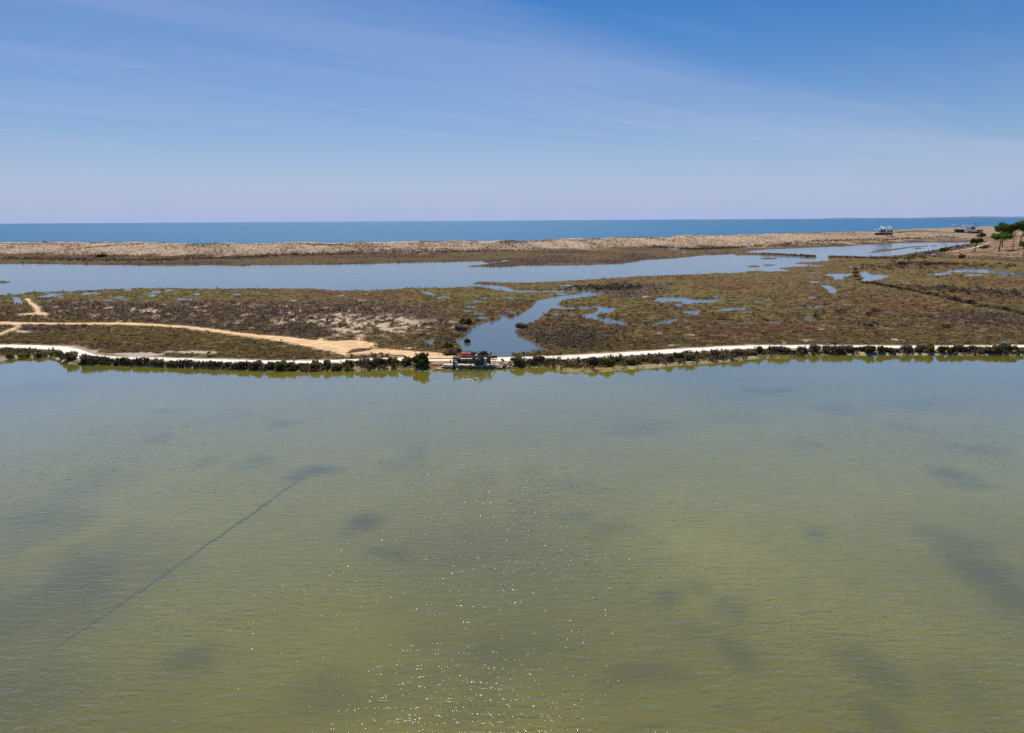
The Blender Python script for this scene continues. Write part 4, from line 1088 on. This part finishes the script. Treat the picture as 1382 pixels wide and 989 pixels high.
for i in range(26):
    s_ = link('rubble_block', random.choice(slab_m), wall_t); k_ = random.uniform(.2, .55)
    s_.location = (random.uniform(3.2, 7.2), random.uniform(.1, 1.3), random.uniform(.05, .42)); s_.scale = (k_ * 1.3, k_, k_ * .7); s_.rotation_euler = [random.uniform(-.6, .6) for _ in range(3)]
props(wall_t, 'rubble stone quay wall with pale slabs under the sluice', 'quay wall')
# orange clay bank left of the wall
mb = bmesh.new()
bmesh.ops.create_icosphere(mb, subdivisions=4, radius=1)
for v in mb.verts:
    p = v.co
    nz = fbm(np.array([p.x * 2.5 + 3]), np.array([p.y * 2.5 + p.z * 2]), 501, 3)[0]
    v.co = Vector((p.x * 1.3, p.y * 1.1, max(p.z, -.3) * .75)) * (.8 + .4 * nz)
me = bpy.data.meshes.new('clay_bank'); mb.to_mesh(me); mb.free()
o = link('clay_bank', me, None, M['clay']); cb = gp(591, 494.5, .2); o.location = (cb[0], cb[1] + .6, .35)
props(o, 'orange clay heap on the bank left of the quay wall', 'clay heap')

g = empty('sluice_gate', (O[0], O[1], -.27))
for xx in (-3.05, -.15, 3.25, 2.05):
    MB().box(xx - .09, xx + .09, .25, .43, -.3, 2.12 if xx != 2.05 else 2.0).build('post', M['rust'], g)
    MB().box(xx - .08, xx + .08, 1.75, 1.9, .8, 2.05).build('post', M['rust'], g)
MB().box(-3.2, 3.4, .24, .42, 2.121, 2.25).build('beam', M['rust'], g)
MB().box(-3.2, 3.4, 1.74, 1.91, 2.051, 2.18).build('beam', M['rust'], g)
bd = MB().box(-.5, .5, -.5, .5, -.5, .5, j=.03).mesh('board'); bd.materials.append(M['wood_dark'])  # wooden boards, with the shade of the recess put into their dark colour
xx = -2.9
while xx < 3.1:
    w_ = random.uniform(.22, .3)
    q = link('board', bd, g); q.location = (xx + w_ / 2, 1.6 + random.uniform(-.02, .02), 1.42); q.scale = (w_ * .96, .06, .95 + random.uniform(-.1, .1))
    xx += w_
MB().tube([(3.3, .4, 2.15), (3.75, .6, 1.55), (4.1, .8, 1.0)], .05, 6).build('brace', M['dark'], g)
MB().tube([(3.3, 1.4, 2.15), (4.3, 1.8, 1.15)], .05, 6).build('brace', M['dark'], g)
MB().tube([(-.15, .2, .9), (-.15, .2, 2.6)], .03, 5).build('handrail_post', M['white'], g)
props(g, 'rusty sluice gate frame with dark boards on the quay wall', 'sluice gate')

def curve_pts(P, n=6):
    P = [Vector(p) for p in P]; out = []
    Q = [P[0]] + P + [P[-1]]
    for i in range(1, len(Q) - 2):
        for j in range(n):
            t = j / n
            a, b_, c_, d_ = Q[i - 1:i + 3]
            out.append(.5 * ((2 * b_) + (c_ - a) * t + (2 * a - 5 * b_ + 4 * c_ - d_) * t * t + (3 * b_ - a - 3 * c_ + d_) * t ** 3))
    out.append(P[-1]); return out
pi = empty('black_pipe', (O[0], O[1], -.27))
MB().tube(curve_pts([(-3.35, -.75, -.5), (-3.15, -.6, .3), (-2.75, -.25, 1.2), (-2.2, -.05, 1.78), (-1.6, 0, 1.95), (0, 0, 1.95), (.55, .05, 2.15), (.95, .15, 2.6), (1.35, .4, 2.75), (1.8, .7, 2.35), (2.0, .9, 1.5), (2.0, .95, 1.0)]), .15, 12).build('pipe', M['black'], pi, smooth=True)
for c_, d_ in (((.95, .15, 2.58), (.12, .04, .13)), ((-2.5, -.15, 1.5), (.1, .03, .1)), ((-1.5, 0, 1.95), (.06, 0, 0)), ((.1, 0, 1.95), (.06, 0, .01))):
    c_, d_ = Vector(c_), Vector(d_)
    MB().tube([c_ - d_, c_ + d_], .185, 12).build('coupling', M['white'], pi, smooth=False)
props(pi, 'fat black pipe arching over the sluice frame and down into the lake', 'pipe')
ho = empty('suction_hose', (O[0], O[1], -.27))
MB().tube(curve_pts([(-1.9, .1, 1.7), (-2.25, -.3, 1.45), (-2.5, -.5, 1.0), (-2.7, -.7, .3), (-2.75, -.85, -.5)]), .10, 10).build('hose', M['black'], ho, smooth=True)
MB().tube([(-2.52, -.52, .92), (-2.58, -.56, .76)], .13, 10).build('coupling', M['white'], ho)
MB().tube([(-2.3, -.35, 1.42), (-2.38, -.41, 1.26)], .13, 10).build('coupling', M['white'], ho)
props(ho, 'thin black hose hanging beside the fat pipe into the lake', 'hose')
wd = MB().tube([(-2.6, -1.05, -.6), (-2.35, -1.3, .02), (-2.1, -1.6, .35)], [.04, .035, .02], 6).build('pale_rod', M['concrete']); wd.location = (O[0], O[1], 0)  # thin pale tapered tube rising out of the water
props(wd, 'pale stick poking out of the water below the hoses', 'rod')
pu = empty('water_pump', (O[0], O[1], -.27))
MB().tube([(.95, .9, .95), (.95, .9, 1.0), (.95, .9, 1.9), (.95, .9, 1.96)], [.40, .46, .46, .38], 16).build('drum', M['dark'], pu, smooth=False)
MB().box(1.35, 2.0, .55, 1.3, .97, 1.75).build('motor', M['black'], pu, bevel=.06)
MB().tube([(1.2, .9, 1.8), (1.6, .9, 2.25), (1.9, .9, 1.7)], .12, 10).build('elbow', M['black'], pu, smooth=True)
MB().box(.4, 2.1, .5, 1.4, .955, 1.02).build('base_plate', M['rust'], pu)
props(pu, 'dark pump with round drum standing on the quay under the pipe', 'pump')
ta = empty('blue_tank', (O[0] + 2.45, O[1] + .15, .68))
MB().tube([(0, 0, 0), (0, 0, .03), (0, 0, 1.0), (0, 0, 1.06)], [.2, .24, .24, .2], 14).build('barrel', M['blue'], ta)
MB().tube([(0, 0, 1.061), (0, 0, 1.12), (0, 0, 1.2)], [.255, .255, .14], 14).build('lid', M['white'], ta)
props(ta, 'upright blue grey barrel with white lid beside the pump', 'barrel')
for i, (u, lab) in enumerate(((625.8, 'red plastic barrier at the roadside above the pipe, left of the pair'), (632.8, 'red plastic barrier at the roadside above the pipe, right of the pair'))):
    P = gp(u, 481.6, DY)
    r_ = empty('plastic_barrier', (P[0], P[1] + .2, DY - .05), random.uniform(-.1, .1))
    MB().hexa([(-.46, -.22, 0), (.46, -.22, 0), (.46, .22, 0), (-.46, .22, 0), (-.46, -.13, .78), (.46, -.13, .78), (.46, .13, .78), (-.46, .13, .78)]).build('barrier_body', M['red'], r_, bevel=.04)
    MB().box(-.5, .5, -.26, .26, 0, .12).build('barrier_foot', M['red'], r_, bevel=.03)
    props(r_, lab, 'barrier', 'red barriers at the sluice')
P = gp(667, 482.8, .7)
o = MB().box(-.55, .55, -.25, .25, 0, .5, j=.05).build('rusty_crate', M['rust'], None, bevel=.03); o.location = (P[0], P[1], .66)
for i in range(4): MB().box(-.56 + i * .3, -.42 + i * .3, -.29, -.26, .03, .5).build('slat', M['rust'], o)
props(o, 'low rusty brown box at the roadside right of the dry bush', 'box')
P = gp(608, 488.5, .75)
o = MB().tube([(0, 0, -.2), (0, 0, .42), (0, 0, .5)], [.09, .085, .03], 8).build('bollard', M['wood_dark']); o.location = (P[0], P[1], .72)
props(o, 'short dark post at the road edge left of the sluice frame', 'post')

# ------------------------------------------------------------------ sign, post, boat, submerged line, far coast
P = gp(1058, 466, .9); zz = float(terrain([P[0]], [P[1]])[0])
s_ = empty('information_sign', (P[0], P[1], zz - .05))
MB().box(-.36, .36, -.03, .03, .55, 1.12).build('panel', M['white'], s_, bevel=.012)
for xx in (-.28, .28): MB().box(xx - .035, xx + .035, .031, .09, 0, 1.05).build('post', M['wood'], s_)
props(s_, 'small white sign on two posts at the far road edge', 'sign')
P = gp(397.8, 500.3, 0)
o = MB().tube([(0, 0, -.4), (.01, 0, .6), (0, 0, 1.15), (0, 0, 1.2)], [.11, .10, .095, .06], 8).build('mooring_post', M['wood']); o.location = (P[0], P[1] + .15, 0)
props(o, 'weathered wooden post at the water edge below the walker', 'post')
P = gp(328, 307.6, 0)
bt = empty('motor_boat', (P[0], P[1], 0), R(8))
hull = MB()
sec = [(-6, 1.5, 1.0), (-2, 1.9, 1.1), (3, 1.6, 1.3), (6.5, .1, 1.7)]
for (x0, w0, h0), (x1, w1, h1) in zip(sec[:-1], sec[1:]):
    hull.hexa([(x0, -w0 * .6, -.3), (x1, -w1 * .6, -.3), (x1, w1 * .6, -.3), (x0, w0 * .6, -.3), (x0, -w0, h0), (x1, -w1, h1), (x1, w1, h1), (x0, w0, h0)])
hull.build('hull', M['white'], bt)
MB().hexa([(-2.5, -1.2, 1.05), (2, -1.1, 1.2), (2, 1.1, 1.2), (-2.5, 1.2, 1.05), (-2.3, -1, 3.0), (.9, -.9, 3.0), (.9, .9, 3.0), (-2.3, 1, 3.0)]).build('cabin', M['white'], bt)
props(bt, 'tiny white motor boat far out on the sea at left', 'boat')
mb = MB()
for i in range(14):
    x0 = -8 - i * 2.6
    mb.box(x0 - random.uniform(2, 4), x0, -2.0 - random.random(), 2.0 + random.random(), -.1, random.uniform(.25, .7), j=.3)
o = mb.build('wake', M['white']); o.location = (P[0], P[1], 0); o.rotation_euler = (0, 0, R(8))
props(o, 'white foam wake trailing behind the far motor boat', kind='stuff')

lp = []
for (u0, v0), (u1, v1) in zip(*(lambda q: (q[:-1], q[1:]))([(60, 884), (95, 860), (165, 814), (230, 771), (300, 722), (345, 690), (390, 657), (412, 644)])):
    for f in np.linspace(0, 1, 7)[:-1]:
        p = gp(u0 + (u1 - u0) * f, v0 + (v1 - v0) * f, -.8); lp.append((p[0] + random.uniform(-.10, .10), p[1] + random.uniform(-.12, .12), -.79 + random.uniform(-.03, .03)))
o = MB().tube(lp, [.16 * min(1, .3 + i_ / 8, .15 + (len(lp) - 1 - i_) / 16) * random.uniform(.6, 1.25) for i_ in range(len(lp))], 6).build('sunken_pipe', M['weed'], None, smooth=True)
props(o, 'dark weedy line running diagonally across the lake bed at left', 'pipe')

V, Fc = [], []
nseg = 80
for i in range(nseg + 1):
    f = i / nseg
    u = 948 + f * 620
    d = ray(np.array(u), np.array(296.)); y = 16000 + 1500 * math.sin(f * 3); x = d[0] / d[1] * y
    hz = (8 + 34 * min(1, f * 1.3) + 7 * math.sin(f * 23) + 4 * math.sin(f * 61)) * min(1, f * 18 + .15)
    V += [(x, y, -5), (x, y + 250, max(2, hz)), (x, y + 900, max(3, hz * 1.1)), (x, y + 1500, -5)]
    if i:
        a = (i - 1) * 4
        for k in range(3): Fc.append((a + k, a + 4 + k, a + 5 + k, a + 1 + k))
props(link('far_coast', np_mesh('far_coast', V, Fc, smooth=True), None, M['coast']), 'low far coast on the horizon at right', kind='structure')

# ------------------------------------------------------------------ walker on the road
def person(loc, rz):
    root = empty('person', loc, rz)
    bm = bmesh.new(); sk_ = bm.verts.layers.skin.verify()
    J = {}
    def v(n_, co, r_, par=None, ry=None):
        q = bm.verts.new(co); q[sk_].radius = (r_, ry or r_); J[n_] = q
        if par: bm.edges.new((J[par], q))
        return q
    v('pelvis', (0, 0, .93), .15, None, .11); J['pelvis'][sk_].use_root = True
    v('waist', (0, 0, 1.08), .13, 'pelvis', .10); v('chest', (0, .01, 1.28), .16, 'waist', .11); v('neckbase', (0, 0, 1.43), .08, 'chest'); v('neck', (0, -.01, 1.49), .052, 'neckbase')
    v('head', (0, -.025, 1.58), .085, 'neck', .095); v('crown', (0, -.01, 1.68), .07, 'head', .08)
    for s in (-1, 1):
        t = 'l' if s < 0 else 'r'
        v('sh' + t, (s * .17, 0, 1.40), .065, 'neckbase'); v('el' + t, (s * .23, .03, 1.13), .045, 'sh' + t); v('wr' + t, (s * .25, -.06, .90), .03, 'el' + t); v('pa' + t, (s * .25, -.085, .82), .034, 'wr' + t, .02)
        for i, (dx, L_) in enumerate(((-.022, .07), (-.007, .08), (.008, .075), (.022, .06))): v(f'f{t}{i}', (s * .25 + dx, -.10, .80 - L_), .009, 'pa' + t)
        v('th' + t, (s * .25 - s * .03, -.125, .79), .010, 'pa' + t)
        st = .14 * s
        v('hip' + t, (s * .09, 0, .86), .095, 'pelvis'); v('kn' + t, (s * .10, -st * .6 - .03, .48), .06, 'hip' + t); v('an' + t, (s * .10, -st + .05, .09), .042, 'kn' + t); v('to' + t, (s * .105, -st - .12, .035), .04, 'an' + t)
    me = bpy.data.meshes.new('body'); bm.to_mesh(me); bm.free()
    o = bpy.data.objects.new('body_tmp', me); COL.objects.link(o)
    o.modifiers.new('s', 'SKIN').use_smooth_shade = True
    sb = o.modifiers.new('d', 'SUBSURF'); sb.levels = 1; sb.render_levels = 1
    dg = bpy.context.evaluated_depsgraph_get(); dg.update()
    m2 = bpy.data.meshes.new_from_object(o.evaluated_get(dg)); m2.name = 'body'
    bpy.data.objects.remove(o)
    for m_ in ('skin', 'shirt', 'trousers', 'dark'): m2.materials.append(M[m_])
    for p in m2.polygons:
        c_ = p.center
        armx = abs(c_.x) > .19
        if c_.z < .09: p.material_index = 3
        elif c_.z < .95 and not armx: p.material_index = 2
        elif .95 <= c_.z < 1.45 and not (armx and c_.z < 1.16): p.material_index = 1
    link('body', m2, root)
    hb = bmesh.new(); bmesh.ops.create_uvsphere(hb, u_segments=14, v_segments=9, radius=.108)
    bmesh.ops.delete(hb, geom=[q for q in hb.verts if q.co.z < -.03 and q.co.y < .02], context='VERTS')
    hm = bpy.data.meshes.new('hair'); hb.to_mesh(hm); hb.free()
    h_ = link('hair', hm, root, M['hair']); h_.location = (0, .005, 1.665); h_.scale = (.92, 1.05, 1)
    fb = MB()
    for s in (-1, 1): fb.box(s * .035 - .012, s * .035 + .012, -.125, -.110, 1.612, 1.626)
    fb.build('eyes', M['hair'], root)
    MB().hexa([(-.016, -.115, 1.575), (.016, -.115, 1.575), (.016, -.09, 1.575), (-.016, -.09, 1.575), (-.006, -.122, 1.61), (.006, -.122, 1.61), (.006, -.09, 1.62), (-.006, -.09, 1.62)]).hexa([(-.024, -.116, 1.545), (.024, -.116, 1.545), (.024, -.1, 1.545), (-.024, -.1, 1.545), (-.024, -.117, 1.553), (.024, -.117, 1.553), (.024, -.1, 1.553), (-.024, -.1, 1.553)]).build('nose_and_mouth', M['skin'], root)
    props(root, 'person in a purple top walking on the white gravel road', 'person')
    bgm = empty('shoulder_bag', (loc[0], loc[1], loc[2]), rz)
    MB().box(.17, .33, -.12, .12, .95, 1.32).build('pouch', M['white'], bgm, bevel=.04)
    MB().tube(curve_pts([(.25, 0, 1.32), (.2, .09, 1.42), (.08, .02, 1.52), (.16, -.1, 1.42), (.25, -.02, 1.32)]), .014, 6).build('strap', M['white'], bgm)
    props(bgm, 'white shoulder bag carried by the walker', 'bag')
P = gp(397.3, 490.8, DY + .04)
person((P[0], P[1], DY + .04), R(-70))
